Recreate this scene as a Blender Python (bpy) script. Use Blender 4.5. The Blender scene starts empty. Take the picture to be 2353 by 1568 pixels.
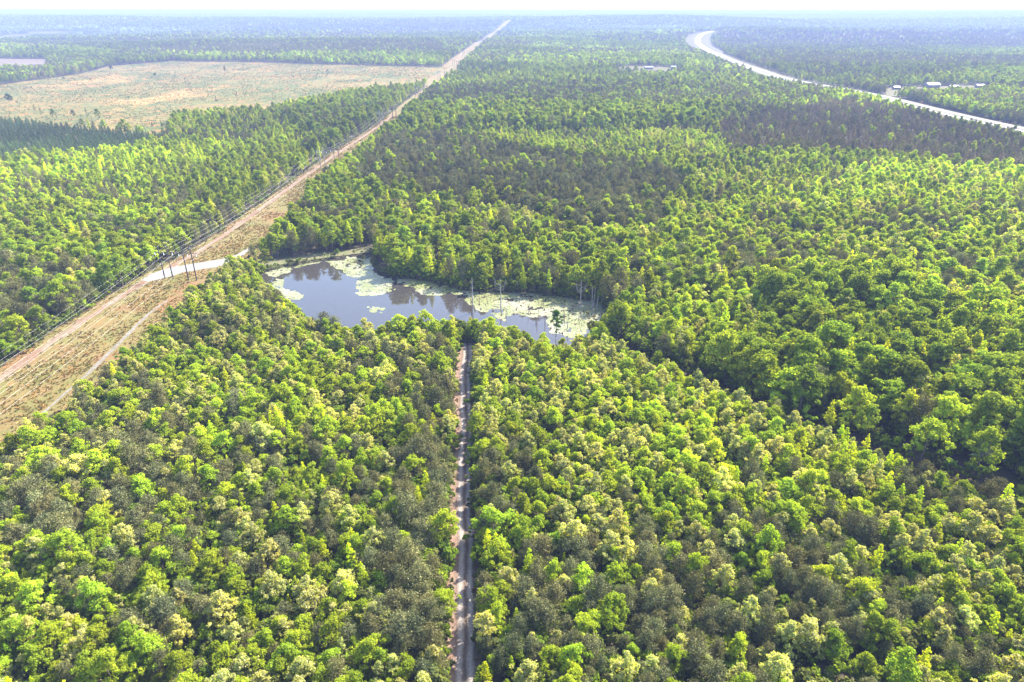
import bpy, math, random
import numpy as np
from mathutils import Vector, Matrix
from mathutils.geometry import delaunay_2d_cdt

# ---------------------------------------------------------------- camera, light, exposure
S = bpy.context.scene
ROOT = S.collection
EYE = 120.0                       # metres above the pond
PITCH = math.atan(759 / 1568.7)   # camera looks down by 25.8 degrees
cam_data = bpy.data.cameras.new("camera")
cam_data.sensor_width = 36.0
cam_data.lens = 24.0
cam_data.clip_start = 1.0
cam_data.clip_end = 90000.0
cam = bpy.data.objects.new("camera", cam_data)
ROOT.objects.link(cam)
cam.location = (0, 0, EYE)
cam.rotation_euler = (math.radians(90) - PITCH, 0, 0)
S.camera = cam

SUN_EL, SUN_AZ = math.radians(43), math.radians(47)      # azimuth from +Y towards +X
world = bpy.data.worlds.new("World")
S.world = world
world.use_nodes = True
wn = world.node_tree
for n in list(wn.nodes):
    wn.nodes.remove(n)
sky = wn.nodes.new("ShaderNodeTexSky")
sky.sky_type = 'NISHITA'
sky.sun_disc = False
sky.sun_elevation = SUN_EL
sky.sun_rotation = SUN_AZ
sky.altitude = 150
sky.air_density = 1.0
sky.dust_density = 1.6
sky.ozone_density = 1.0
bg = wn.nodes.new("ShaderNodeBackground")
bg.inputs["Strength"].default_value = 0.150
wo = wn.nodes.new("ShaderNodeOutputWorld")
wn.links.new(sky.outputs[0], bg.inputs[0])
wn.links.new(bg.outputs[0], wo.inputs[0])

sun_data = bpy.data.lights.new("sun", 'SUN')
sun_data.energy = 4.4
sun_data.angle = math.radians(0.5)
sun_data.color = (1.0, 0.95, 0.86)
sun = bpy.data.objects.new("sun", sun_data)
ROOT.objects.link(sun)
sd = Vector((math.sin(SUN_AZ) * math.cos(SUN_EL), math.cos(SUN_AZ) * math.cos(SUN_EL), math.sin(SUN_EL)))
sun.rotation_euler = sd.to_track_quat('Z', 'Y').to_euler()
sun.location = (200, 200, 300)

S.view_settings.view_transform = 'Standard'
S.view_settings.look = 'None'
S.view_settings.gamma = 1.0
S.view_settings.use_curve_mapping = False
S.view_settings.exposure = 2.28
S.render.engine = 'CYCLES'
S.cycles.max_bounces = 9
S.cycles.diffuse_bounces = 6
S.cycles.transmission_bounces = 6
S.cycles.volume_bounces = 1
S.cycles.use_denoising = True
S.cycles.denoiser = 'OPENIMAGEDENOISE'
S.cycles.denoising_input_passes = 'RGB_ALBEDO_NORMAL'

rs = np.random.RandomState(7)
random.seed(7)

# ---------------------------------------------------------------- terrain
_NT = np.random.RandomState(3).rand(256, 256)
def vnoise(x, y):
    xi = np.floor(x).astype(int); yi = np.floor(y).astype(int)
    fx = x - xi; fy = y - yi
    fx = fx * fx * (3 - 2 * fx); fy = fy * fy * (3 - 2 * fy)
    a = _NT[xi & 255, yi & 255]; b = _NT[(xi + 1) & 255, yi & 255]
    c = _NT[xi & 255, (yi + 1) & 255]; d = _NT[(xi + 1) & 255, (yi + 1) & 255]
    return (a * (1 - fx) + b * fx) * (1 - fy) + (c * (1 - fx) + d * fx) * fy
def fbm(x, y, o=4):
    s = 0; a = 0.5; t = 0
    for i in range(o):
        s = s + a * vnoise(x * 2 ** i + 17 * i, y * 2 ** i + 31 * i); t += a; a *= 0.5
    return s / t
def sstep(a, b, v):
    t = np.clip((v - a) / (b - a), 0, 1)
    return t * t * (3 - 2 * t)
def hills(x, y):
    x = np.asarray(x, float); y = np.asarray(y, float)
    r = np.hypot(x, y)
    n = fbm(x / 1900 + 5.3, y / 1300 + 9.1, 4)
    n2 = fbm(x / 7000 + 2.1, y / 3200 + 4.7, 3)
    h = sstep(950, 3500, r) * (n - 0.42) * 72
    left = 1 - sstep(1200, 3200, x)
    h = h + left * 46 * np.exp(-((y - 6400 - 300 * np.sin(x / 1300)) / 1300) ** 2)
    h = h + (1 - left) * 30 * np.exp(-((y - 6800 - 0.12 * x) / 1100) ** 2)
    h = h + sstep(8500, 15000, r) * (22 + 62 * n2)
    h = h + sstep(15000, 26000, r) * 16
    return np.maximum(h, -14) * 1.0

def ray(px, py):
    """direction of a sight line; pixel units of a 2353 x 1568 survey sheet"""
    u = (px - 1176.5) / 1568.7; v = -(py - 784) / 1568.7
    c, s = math.cos(PITCH), math.sin(PITCH)
    return u, c + v * s, -s + v * c
def survey(px, py, z=0.0):
    """where a sight line meets the terrain (plus z metres of canopy)"""
    dx, dy, dz = ray(px, py)
    t = (z - EYE) / dz if dz < -1e-4 else 1e5
    if math.hypot(dx * t, dy * t) < 900:
        return (dx * t, dy * t)
    t = 700.0; lo = t
    while t < 60000:
        if EYE + dz * t < float(hills(dx * t, dy * t)) + z:
            break
        lo = t; t *= 1.01
    hi = t
    for _ in range(12):
        m = (lo + hi) / 2
        if EYE + dz * m < float(hills(dx * m, dy * m)) + z: hi = m
        else: lo = m
    return (dx * hi, dy * hi)
def SV(pts, z=0.0):
    return [survey(p[0], p[1], p[2] if len(p) > 2 else z) for p in pts]
def crop(pts, ox, oy, sc):
    return [((p[0] / sc + ox) * 0.78433, (p[1] / sc + oy) * 0.78433) for p in pts]
C7 = lambda pts: crop(pts, 1300, 780, 4.2018)
C8 = lambda pts: crop(pts, 780, 690, 3.795)
def project(x, y, z):
    c, s = math.cos(PITCH), math.sin(PITCH)
    dz = z - EYE
    d = y * c - dz * s; u = y * s + dz * c
    return 1176.5 + 1568.7 * x / d, 784 - 1568.7 * u / d, d

def pip(x, y, poly):
    ins = np.zeros(len(x), bool)
    n = len(poly)
    for i in range(n):
        x1, y1 = poly[i]; x2, y2 = poly[(i + 1) % n]
        if y1 == y2: continue
        c = (y1 > y) != (y2 > y)
        ins ^= c & (x < (x2 - x1) * (y - y1) / (y2 - y1) + x1)
    return ins
def pdist(x, y, poly, closed=True):
    best = np.full(len(x), 1e12)
    n = len(poly)
    for i in range(n if closed else n - 1):
        x1, y1 = poly[i]; x2, y2 = poly[(i + 1) % n]
        ex, ey = x2 - x1, y2 - y1
        L = ex * ex + ey * ey + 1e-9
        t = np.clip(((x - x1) * ex + (y - y1) * ey) / L, 0, 1)
        best = np.minimum(best, (x - x1 - t * ex) ** 2 + (y - y1 - t * ey) ** 2)
    return np.sqrt(best)
def densify(pts, step):
    out = []
    for i in range(len(pts) - 1):
        (x1, y1), (x2, y2) = pts[i], pts[i + 1]
        n = max(1, int(math.hypot(x2 - x1, y2 - y1) / step))
        for k in range(n):
            out.append((x1 + (x2 - x1) * k / n, y1 + (y2 - y1) * k / n))
    out.append(pts[-1])
    return out
def smooth_line(pts, step=6, it=2):
    p = densify(pts, step)
    for _ in range(it):
        q = [p[0]] + [((p[i-1][0] + 2*p[i][0] + p[i+1][0]) / 4, (p[i-1][1] + 2*p[i][1] + p[i+1][1]) / 4) for i in range(1, len(p)-1)] + [p[-1]]
        p = q
    return p
def offset_ribbon(center, w):
    """polygon round a centre line; w = half width or list"""
    L, R = [], []
    n = len(center)
    for i, (x, y) in enumerate(center):
        a = center[max(0, i-1)]; b = center[min(n-1, i+1)]
        dx, dy = b[0]-a[0], b[1]-a[1]
        l = math.hypot(dx, dy) or 1
        ww = w[i] if hasattr(w, '__len__') else w
        L.append((x - dy/l*ww, y + dx/l*ww)); R.append((x + dy/l*ww, y - dx/l*ww))
    return L, R

# ---- surveyed outlines (world metres)
left_edge = SV([(-70, 905), (0, 850), (100, 780), (240, 690), (330, 635), (430, 583), (490, 545), (600, 468), (740, 368), (870, 284), (932, 233), (975, 207), (984, 181), (1043, 133), (1087, 103), (1137, 72), (1168, 47)])
left_edge = [(-192, 40), (-190, 150)] + left_edge[1:]
right_edge = [(-158, 40), (-155, 150)] + SV([(60, 960, 8), (200, 870, 8), (290, 790, 8), (400, 690, 8), (450, 640, 8), (560, 598, 0), (600, 560, 8), (672, 470, 9), (735, 400, 9), (905, 280, 9), (945, 238, 9), (1000, 193, 9), (1036, 175, 2), (1079, 133, 2), (1109, 103, 2), (1150, 72, 3), (1180, 47, 2)])
corridor = left_edge + right_edge[::-1]
pond = SV([(596, 640), (612, 624), (680, 608), (760, 594), (830, 584), (860, 581), (850, 600), (862, 618), (900, 636), (960, 642), (1010, 652), (1060, 667), (1110, 671), (1200, 672), (1290, 682), (1365, 692), (1400, 712), (1392, 740), (1360, 765), (1345, 800),
           (1270, 778, 7), (1200, 748, 7), (1100, 730, 7), (1040, 722, 7), (940, 728, 7), (860, 745, 7), (800, 745, 7), (735, 728, 7), (690, 702, 7), (668, 684, 7), (640, 664, 6), (606, 655, 3)])
clearcut = SV([(-220, 245), (0, 196), (180, 172), (255, 152), (400, 141), (560, 143), (760, 149), (1034, 155), (984, 181), (970, 190, 9), (800, 207, 9), (690, 232, 9), (600, 245, 9), (520, 252, 9), (395, 265, 9), (385, 296, 9), (430, 300, 9), (300, 296, 7), (150, 280, 7), (0, 265, 8), (-220, 265, 8)])
plantation = SV([(-260, 265, 8), (0, 265, 7), (150, 280, 7), (300, 298, 7), (400, 305, 7), (330, 330, 7), (190, 350, 7), (0, 358, 7), (-260, 372, 7)])
track_c = [(-9.2, 70), (-9.6, 92), (-11.2, 115), (-12.5, 135), (-14.2, 160), (-15.6, 190), (-17.2, 215), (-17.8, 228), (-18.3, 246)]
track_c = [(x + .2 * math.sin(y / 9.0) + .15 * math.sin(y / 4.1 + 1), y) for x, y in smooth_line(track_c, 3)]
road_L, road_R = offset_ribbon(track_c, 3.3)
dirt = road_L + road_R[::-1]
hwy_c = SV([(2700, 365), (2520, 332), (2353, 299), (2270, 282), (2200, 266), (2130, 249), (2080, 237), (2033, 223), (1960, 209), (1900, 199), (1860, 193), (1795, 180), (1725, 155), (1700, 148), (1660, 131), (1622, 113), (1604, 100), (1603, 88), (1614, 78), (1632, 73), (1640, 71)], 5)
hwy_c = smooth_line(hwy_c, 25, 6)
hw_L, hw_R = offset_ribbon(hwy_c, 7.6)
hv_L, hv_R = offset_ribbon(hwy_c, [38 if math.hypot(*p) < 2500 else 55 for p in hwy_c])
hwy_clear = hv_L + hv_R[::-1]
field_a = SV([(-60, 137), (0, 136), (100, 137), (113, 139), (100, 155, 9), (0, 156, 9), (-60, 157, 9)])
field_b = SV([(60, 74.5), (110, 73), (170, 73.5), (183, 77), (120, 80.5, 11), (70, 79, 11)])
field_c = SV([(0, 84), (30, 79), (70, 81), (60, 89, 11), (20, 90, 11), (-30, 92, 11)])
gap_clearing = SV([(1030, 166), (1090, 163), (1170, 161), (1215, 166), (1160, 171), (1060, 174), (1020, 178)])
farm_a = SV([(1395, 158), (1450, 153), (1530, 155), (1580, 160), (1540, 163, 10), (1440, 162, 10)])
yard = SV([(2030, 204), (2100, 201), (2250, 197), (2300, 203), (2240, 208, 9), (2120, 208, 9), (2040, 210, 9)])
dam_c = smooth_line(SV([(520, 606), (590, 609), (640, 603), (700, 594), (770, 584), (830, 577), (875, 572)]), 4)
dam_L, dam_R = offset_ribbon(dam_c, 4.5)
dam = dam_L + dam_R[::-1]
sand_c = smooth_line(SV([(575, 572), (545, 590), (510, 603), (470, 611), (430, 616), (395, 624), (362, 634), (335, 646)]), 3)
sand_w = [1.6 + 4.6 * float(sstep(0.12, 0.5, i / len(sand_c)) * (1 - sstep(0.78, 1.0, i / len(sand_c)))) for i in range(len(sand_c))]
edge_c = smooth_line(SV([(497, 608), (482, 632), (468, 650), (430, 668, 0), (385, 690), (345, 719), (310, 752), (272, 792), (235, 828), (150, 905), (60, 985)]), 4)
clay_c = smooth_line([(p[0] + 5.0, p[1]) for p in left_edge[:12]], 5)

# ---------------------------------------------------------------- material helpers
def new_mat(name):
    m = bpy.data.materials.new(name); m.use_nodes = True
    nt = m.node_tree
    for n in list(nt.nodes): nt.nodes.remove(n)
    out = nt.nodes.new("ShaderNodeOutputMaterial")
    return m, nt, out
def mixc(nt, fac, a, b, mode='MIX'):
    n = nt.nodes.new("ShaderNodeMix"); n.data_type = 'RGBA'; n.blend_type = mode
    for sock, v in ((n.inputs[0], fac), (n.inputs[6], a), (n.inputs[7], b)):
        if hasattr(v, 'is_output') or hasattr(v, 'node'): nt.links.new(v, sock)
        elif isinstance(v, (int, float)): sock.default_value = v
        else: sock.default_value = (*v, 1)
    return n.outputs[2]
def noise(nt, scale, detail=5, rough=0.6, vec=None, dist=0.0):
    n = nt.nodes.new("ShaderNodeTexNoise"); n.inputs["Scale"].default_value = scale
    n.inputs["Detail"].default_value = detail; n.inputs["Roughness"].default_value = rough
    n.inputs["Distortion"].default_value = dist
    if vec is not None: nt.links.new(vec, n.inputs["Vector"])
    return n.outputs[0]
def ramp(nt, v, a, b):
    n = nt.nodes.new("ShaderNodeMapRange"); n.clamp = True
    nt.links.new(v, n.inputs[0]); n.inputs[1].default_value = a; n.inputs[2].default_value = b
    return n.outputs[0]
def position(nt, scale=(1, 1, 1)):
    g = nt.nodes.new("ShaderNodeNewGeometry")
    v = nt.nodes.new("ShaderNodeVectorMath"); v.operation = 'MULTIPLY'
    nt.links.new(g.outputs["Position"], v.inputs[0]); v.inputs[1].default_value = scale
    return v.outputs[0]
def rough_surface(name, layers, base, rough=0.95, bump=0.0, bscale=1.0):
    """layers: (noise scale, lo, hi, colour, anisotropy) stacked over base"""
    m, nt, out = new_mat(name)
    col = base
    for L in layers:
        sc, lo, hi, c = L[:4]
        pv = position(nt, L[4] if len(L) > 4 else (1, 1, 1))
        col = mixc(nt, ramp(nt, noise(nt, sc, 6, 0.65, pv), lo, hi), col, c)
    b = nt.nodes.new("ShaderNodeBsdfPrincipled")
    if isinstance(col, tuple): b.inputs["Base Color"].default_value = (*col, 1)
    else: nt.links.new(col, b.inputs["Base Color"])
    b.inputs["Roughness"].default_value = rough
    b.inputs["Specular IOR Level"].default_value = 0.15
    if bump:
        bm_ = nt.nodes.new("ShaderNodeBump"); bm_.inputs["Strength"].default_value = bump
        bm_.inputs["Distance"].default_value = 0.4
        nt.links.new(noise(nt, bscale, 6, 0.7, position(nt)), bm_.inputs["Height"])
        nt.links.new(bm_.outputs[0], b.inputs["Normal"])
    nt.links.new(b.outputs[0], out.inputs[0])
    return m

M = {}
M['floor'] = rough_surface("forest_floor", [(0.02, 0.4, 0.6, (0.040, 0.055, 0.022)), (0.35, 0.35, 0.7, (0.075, 0.055, 0.035)), (0.9, 0.55, 0.75, (0.05, 0.085, 0.02))], (0.055, 0.042, 0.026))
M['corridor'] = rough_surface("rough_pasture", [
    (0.05, 0.42, 0.62, (0.151, 0.094, 0.037)), (0.09, 0.46, 0.64, (0.094, 0.101, 0.020), (1, .4, 1)),
    (0.028, 0.52, 0.62, (0.159, 0.081, 0.037)), (0.22, 0.56, 0.72, (0.204, 0.105, 0.030), (1, .4, 1)),
    (0.8, 0.45, 0.70, (0.090, 0.073, 0.025)), (2.5, 0.5, 0.75, (0.174, 0.134, 0.055))], (0.139, 0.112, 0.037), bump=0.6, bscale=1.4)
M['clay'] = rough_surface("clay_soil", [(0.09, 0.45, 0.62, (0.170, 0.140, 0.099)), (0.6, 0.5, 0.7, (0.099, 0.053, 0.030)), (1.6, 0.55, 0.75, (0.087, 0.076, 0.037))], (0.151, 0.093, 0.059), bump=0.4, bscale=1.0)
M['sand'] = rough_surface("pale_sand", [(0.15, 0.45, 0.65, (0.156, 0.147, 0.136)), (0.7, 0.5, 0.7, (0.199, 0.192, 0.178)), (2.0, 0.6, 0.8, (0.098, 0.089, 0.061))], (0.172, 0.162, 0.147), bump=0.3, bscale=1.5)
M['path'] = rough_surface('sandy_path', [(0.15, 0.45, 0.65, (0.125, 0.110, 0.086)), (0.7, 0.45, 0.65, (0.096, 0.082, 0.048))], (0.163, 0.149, 0.130))
M['cut'] = rough_surface("cleared_land", [
    (0.0055, 0.46, 0.56, (0.093, 0.091, 0.020)), (0.016, 0.50, 0.60, (0.063, 0.077, 0.015), (1, .35, 1)), (0.010, 0.55, 0.63, (0.278, 0.159, 0.048), (.8, .3, 1)),
    (0.06, 0.54, 0.64, (0.242, 0.101, 0.028), (1, .5, 1)), (0.11, 0.50, 0.60, (0.041, 0.054, 0.012)), (0.4, 0.56, 0.70, (0.215, 0.170, 0.056))], (0.147, 0.106, 0.028), bump=0.5, bscale=.5)
M['field'] = rough_surface("hay_field", [(0.008, 0.4, 0.6, (0.110, 0.084, 0.053)), (0.05, 0.5, 0.7, (0.097, 0.075, 0.044))], (0.121, 0.097, 0.062))
M['meadow'] = rough_surface("pale_meadow", [(0.008, 0.4, 0.6, (0.061, 0.061, 0.037))], (0.078, 0.074, 0.050))
M['verge'] = rough_surface("roadside_grass", [(0.03, 0.4, 0.6, (0.068, 0.070, 0.025)), (0.2, 0.5, 0.7, (0.095, 0.072, 0.036))], (0.081, 0.065, 0.031))
M['dam'] = rough_surface("dam_turf", [(0.2, 0.4, 0.6, (0.112, 0.101, 0.050)), (0.8, 0.5, 0.7, (0.168, 0.134, 0.090))], (0.090, 0.101, 0.039), bump=.4)
M['concrete'] = rough_surface("road_concrete", [(0.02, 0.4, 0.6, (0.199, 0.191, 0.179)), (0.4, 0.55, 0.7, (0.173, 0.168, 0.161))], (0.230, 0.222, 0.211))
M['paint'] = rough_surface("road_paint", [], (0.8, 0.8, 0.78))
M['bark'] = rough_surface("bark", [(2, 0.4, 0.65, (0.10, 0.075, 0.055))], (0.16, 0.125, 0.10))
M['dead'] = rough_surface("weathered_wood", [(1.5, 0.4, 0.65, (0.34, 0.32, 0.30))], (0.20, 0.17, 0.15))
M['darkwood'] = rough_surface("wet_wood", [(1.5, 0.4, 0.65, (0.10, 0.07, 0.05))], (0.17, 0.11, 0.08))
M['pole'] = rough_surface("creosoted_pole", [(1.0, 0.4, 0.6, (0.045, 0.04, 0.035))], (0.07, 0.062, 0.055))
M['polegrey'] = rough_surface("weathered_pole", [(1.0, 0.4, 0.6, (0.16, 0.15, 0.145))], (0.22, 0.21, 0.20))
M['insul'] = rough_surface("white_porcelain", [], (0.8, 0.8, 0.8), rough=.2)
M['wire'] = rough_surface("aluminium_wire", [], (0.75, 0.70, 0.62), rough=.45)
M['roofw'] = rough_surface("metal_roof", [(0.4, 0.4, 0.6, (0.223, 0.226, 0.236))], (0.263, 0.263, 0.263), rough=.5)
M['wallw'] = rough_surface("siding", [(1, 0.4, 0.6, (0.173, 0.167, 0.158))], (0.195, 0.189, 0.179))
M['glass'] = rough_surface("window_glass", [], (0.04, 0.05, 0.06), rough=.1)
M['orange'] = rough_surface("orange_sign", [], (0.8, 0.22, 0.03), rough=.5)
M['steel'] = rough_surface("galvanised_steel", [], (0.4, 0.4, 0.42), rough=.5)

# dirt road: two pale wheel ruts, pink clay on the left bank, leaf litter
def dirt_mat():
    m, nt, out = new_mat("dirt_road")
    a = nt.nodes.new("ShaderNodeAttribute"); a.attribute_name = "cross"
    c = a.outputs["Fac"]
    pv = position(nt)
    wob = nt.nodes.new("ShaderNodeMath"); wob.operation = 'MULTIPLY_ADD'
    nt.links.new(noise(nt, 0.25, 3, .5, pv), wob.inputs[0]); wob.inputs[1].default_value = 0.12
    nt.links.new(c, wob.inputs[2])
    def rut(center):
        s = nt.nodes.new("ShaderNodeMath"); s.operation = 'SUBTRACT'; nt.links.new(wob.outputs[0], s.inputs[0]); s.inputs[1].default_value = center
        ab = nt.nodes.new("ShaderNodeMath"); ab.operation = 'ABSOLUTE'; nt.links.new(s.outputs[0], ab.inputs[0])
        return ramp(nt, ab.outputs[0], 0.14, 0.03)
    n1 = noise(nt, 1.6, 7, .75, pv)
    base = mixc(nt, ramp(nt, n1, .4, .62), (0.055, 0.042, 0.03), (0.13, 0.09, 0.065))
    clay = mixc(nt, ramp(nt, noise(nt, .5, 5, .6, pv), .4, .6), (0.17, 0.10, 0.07), (0.25, 0.17, 0.12))
    col = mixc(nt, ramp(nt, wob.outputs[0], 0.42, 0.12), base, clay)
    pale = mixc(nt, ramp(nt, noise(nt, 2.2, 6, .7, pv), .35, .65), (0.15, 0.125, 0.10), (0.29, 0.25, 0.215))
    col = mixc(nt, rut(0.48), col, pale)
    col = mixc(nt, rut(0.82), col, pale)
    b = nt.nodes.new("ShaderNodeBsdfPrincipled"); nt.links.new(col, b.inputs["Base Color"]); b.inputs["Roughness"].default_value = .95
    b.inputs["Specular IOR Level"].default_value = .1
    nt.links.new(b.outputs[0], out.inputs[0])
    return m
M['dirt'] = dirt_mat()

def foliage_mat(name, gloss=0.0, trans=0.4, tipcol=(0.42, 0.38, 0.20)):
    m, nt, out = new_mat(name)
    t = nt.nodes.new("ShaderNodeAttribute"); t.attribute_type = 'INSTANCER'; t.attribute_name = "tint"
    l = nt.nodes.new("ShaderNodeAttribute"); l.attribute_name = "leaf"
    tip = nt.nodes.new("ShaderNodeAttribute"); tip.attribute_name = "tip"
    # leaf-to-leaf variation of hue and value
    lo = mixc(nt, 1.0, t.outputs["Color"], (0.62, 0.70, 0.75), 'MULTIPLY')
    hi = mixc(nt, 1.0, t.outputs["Color"], (1.45, 1.30, 1.10), 'MULTIPLY')
    col = mixc(nt, l.outputs["Fac"], lo, hi)
    col = mixc(nt, tip.outputs["Fac"], col, tipcol)
    d = nt.nodes.new("ShaderNodeBsdfDiffuse"); nt.links.new(col, d.inputs[0])
    tr = nt.nodes.new("ShaderNodeBsdfTranslucent")
    tc = mixc(nt, 1.0, col, (1.60, 1.5, 0.45), 'MULTIPLY')
    nt.links.new(tc, tr.inputs[0])
    mx = nt.nodes.new("ShaderNodeMixShader"); mx.inputs[0].default_value = trans
    nt.links.new(d.outputs[0], mx.inputs[1]); nt.links.new(tr.outputs[0], mx.inputs[2])
    nt.links.new(mx.outputs[0], out.inputs[0])
    return m
M['leaf'] = foliage_mat("leaves", trans=.48)
M['needle'] = foliage_mat("needles", trans=.15)

def water_mat():
    m, nt, out = new_mat("pond_water")
    b = nt.nodes.new("ShaderNodeBsdfPrincipled")
    b.inputs["Base Color"].default_value = (0.032, 0.028, 0.026, 1)
    b.inputs["Roughness"].default_value = 0.04
    b.inputs["IOR"].default_value = 1.42
    bp = nt.nodes.new("ShaderNodeBump"); bp.inputs["Strength"].default_value = .12; bp.inputs["Distance"].default_value = .05
    nt.links.new(noise(nt, .9, 3, .5, position(nt)), bp.inputs["Height"]); nt.links.new(bp.outputs[0], b.inputs["Normal"])
    nt.links.new(b.outputs[0], out.inputs[0])
    return m
M['water'] = water_mat()
def pad_mat():
    m, nt, out = new_mat("lily_pad")
    a = nt.nodes.new("ShaderNodeAttribute"); a.attribute_name = "leaf"
    pv = position(nt)
    c1 = mixc(nt, a.outputs["Fac"], (0.085, 0.10, 0.025), (0.20, 0.205, 0.075))
    c2 = mixc(nt, ramp(nt, noise(nt, .06, 4, .6, pv), .42, .6), c1, (0.215, 0.21, 0.13))
    c3 = mixc(nt, ramp(nt, noise(nt, .3, 4, .6, pv), .6, .72), c2, (0.15, 0.09, 0.05))
    b = nt.nodes.new("ShaderNodeBsdfPrincipled"); nt.links.new(c3, b.inputs["Base Color"]); b.inputs["Roughness"].default_value = .45
    nt.links.new(b.outputs[0], out.inputs[0])
    return m
M['pad'] = pad_mat()

# ---------------------------------------------------------------- mesh helpers
def mesh_np(name, verts, faces, mats, mat_idx=None, attrs=None, smooth=False):
    """faces: (n,3) or (n,4) int array, or list of lists"""
    me = bpy.data.meshes.new(name)
    verts = np.asarray(verts, np.float32)
    if isinstance(faces, np.ndarray):
        k = faces.shape[1]; nf = len(faces)
        me.vertices.add(len(verts)); me.vertices.foreach_set("co", verts.ravel())
        me.loops.add(nf * k); me.loops.foreach_set("vertex_index", faces.astype(np.int32).ravel())
        me.polygons.add(nf); me.polygons.foreach_set("loop_start", np.arange(nf, dtype=np.int32) * k)
    else:
        me.from_pydata(verts.tolist(), [], faces)
    for mm in mats: me.materials.append(mm)
    if mat_idx is not None: me.polygons.foreach_set("material_index", np.asarray(mat_idx, np.int32))
    if attrs:
        for an, v in attrs.items():
            at = me.attributes.new(an, 'FLOAT', 'POINT'); at.data.foreach_set("value", np.asarray(v, np.float32))
    me.update(calc_edges=True)
    if smooth: me.polygons.foreach_set("use_smooth", [True] * len(me.polygons))
    return me
def link(name, me, parent=None, loc=None, **props):
    o = bpy.data.objects.new(name, me); ROOT.objects.link(o)
    if parent is not None: o.parent = parent
    if loc is not None: o.location = loc
    for k, v in props.items(): o[k] = v
    return o
class MB:
    """collects simple solids into one mesh"""
    def __init__(s): s.v = []; s.f = []
    def tube(s, pts, rad, n=6, cap=True):
        base = len(s.v); P = [Vector(p) for p in pts]
        for i, p in enumerate(P):
            d = (P[min(i+1, len(P)-1)] - P[max(i-1, 0)]).normalized()
            a = d.orthogonal().normalized() if abs(d.z) < .999 else Vector((1, 0, 0)); a = (a - d * a.dot(d)).normalized(); b = d.cross(a)
            r = rad[i] if hasattr(rad, '__len__') else rad
            for k in range(n):
                t = 2 * math.pi * k / n
                s.v.append(tuple(p + a * (r * math.cos(t)) + b * (r * math.sin(t))))
        for i in range(len(P) - 1):
            for k in range(n):
                s.f.append([base + i*n + k, base + i*n + (k+1) % n, base + (i+1)*n + (k+1) % n, base + (i+1)*n + k])
        if cap:
            s.f.append([base + k for k in range(n)][::-1]); s.f.append([base + (len(P)-1)*n + k for k in range(n)])
        return s
    def box(s, c, size, rz=0):
        base = len(s.v); cx, cy, cz = c; sx, sy, sz = [q / 2 for q in size]
        for dz in (-sz, sz):
            for dx, dy in ((-sx, -sy), (sx, -sy), (sx, sy), (-sx, sy)):
                s.v.append((cx + dx*math.cos(rz) - dy*math.sin(rz), cy + dx*math.sin(rz) + dy*math.cos(rz), cz + dz))
        for q in ((3, 2, 1, 0), (4, 5, 6, 7), (0, 1, 5, 4), (1, 2, 6, 5), (2, 3, 7, 6), (3, 0, 4, 7)):
            s.f.append([base + i for i in q])
        return s
    def poly(s, pts):
        b = len(s.v); s.v += [tuple(p) for p in pts]; s.f.append(list(range(b, b + len(pts)))); return s
    def mesh(s, name, mat): return mesh_np(name, s.v, s.f, [mat])
    def build(s, name, mat, parent=None, loc=None, **p): return link(name, s.mesh(name, mat), parent, loc, **p)

def sheet(name, poly, mat, lift, step, jitter=0.0, **props):
    """ground sheet filling a world polygon, draped on the terrain"""
    poly = densify(list(poly) + [poly[0]], step)[:-1]
    if jitter:
        poly = [(x + (float(vnoise(np.array(x*.13), np.array(y*.13))) - .5) * 2 * jitter, y + (float(vnoise(np.array(x*.13+90), np.array(y*.13))) - .5) * 2 * jitter) for x, y in poly]
    px = np.array([p[0] for p in poly]); py = np.array([p[1] for p in poly])
    gx, gy = np.meshgrid(np.arange(px.min(), px.max(), step * 1.5), np.arange(py.min(), py.max(), step * 1.5))
    gx = gx.ravel() + .37; gy = gy.ravel() + .21
    k = pip(gx, gy, poly) & (pdist(gx, gy, poly) > step * .5)
    pts = [Vector(p) for p in poly] + [Vector((a, b)) for a, b in zip(gx[k], gy[k])]
    n = len(poly)
    res = delaunay_2d_cdt(pts, [(i, (i + 1) % n) for i in range(n)], [], 1, 1e-4)
    vs = np.array([(p.x, p.y) for p in res[0]])
    tri = res[2]
    cx = np.array([sum(vs[i, 0] for i in t) / len(t) for t in tri]); cy = np.array([sum(vs[i, 1] for i in t) / len(t) for t in tri])
    ok = pip(cx, cy, poly)
    tri = [list(t) for t, q in zip(tri, ok) if q]
    z = hills(vs[:, 0], vs[:, 1]) + lift
    me = mesh_np(name, np.c_[vs, z], tri, [mat])
    return link(name, me, kind='structure', **props)
def ribbon(name, L, R, mat, lift, n=5, jitter=0, crown=0, **props):
    m = len(L); V = []; cr = []
    for i in range(m):
        for k in range(n):
            t = k / (n - 1)
            x = L[i][0] * (1 - t) + R[i][0] * t; y = L[i][1] * (1 - t) + R[i][1] * t
            if jitter and k in (0, n - 1):
                x += random.uniform(-jitter, jitter); y += random.uniform(-jitter, jitter)
            V.append((x, y)); cr.append(t)
    V = np.array(V); z = hills(V[:, 0], V[:, 1]) + lift + crown * sstep(0, .3, .5 - np.abs(np.array(cr) - .5))
    F = np.array([[i*n + k, (i+1)*n + k, (i+1)*n + k + 1, i*n + k + 1] for i in range(m - 1) for k in range(n - 1)])
    me = mesh_np(name, np.c_[V, z], F[:, ::-1], [mat], attrs={'cross': cr})
    return link(name, me, kind='structure', **props)

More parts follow.
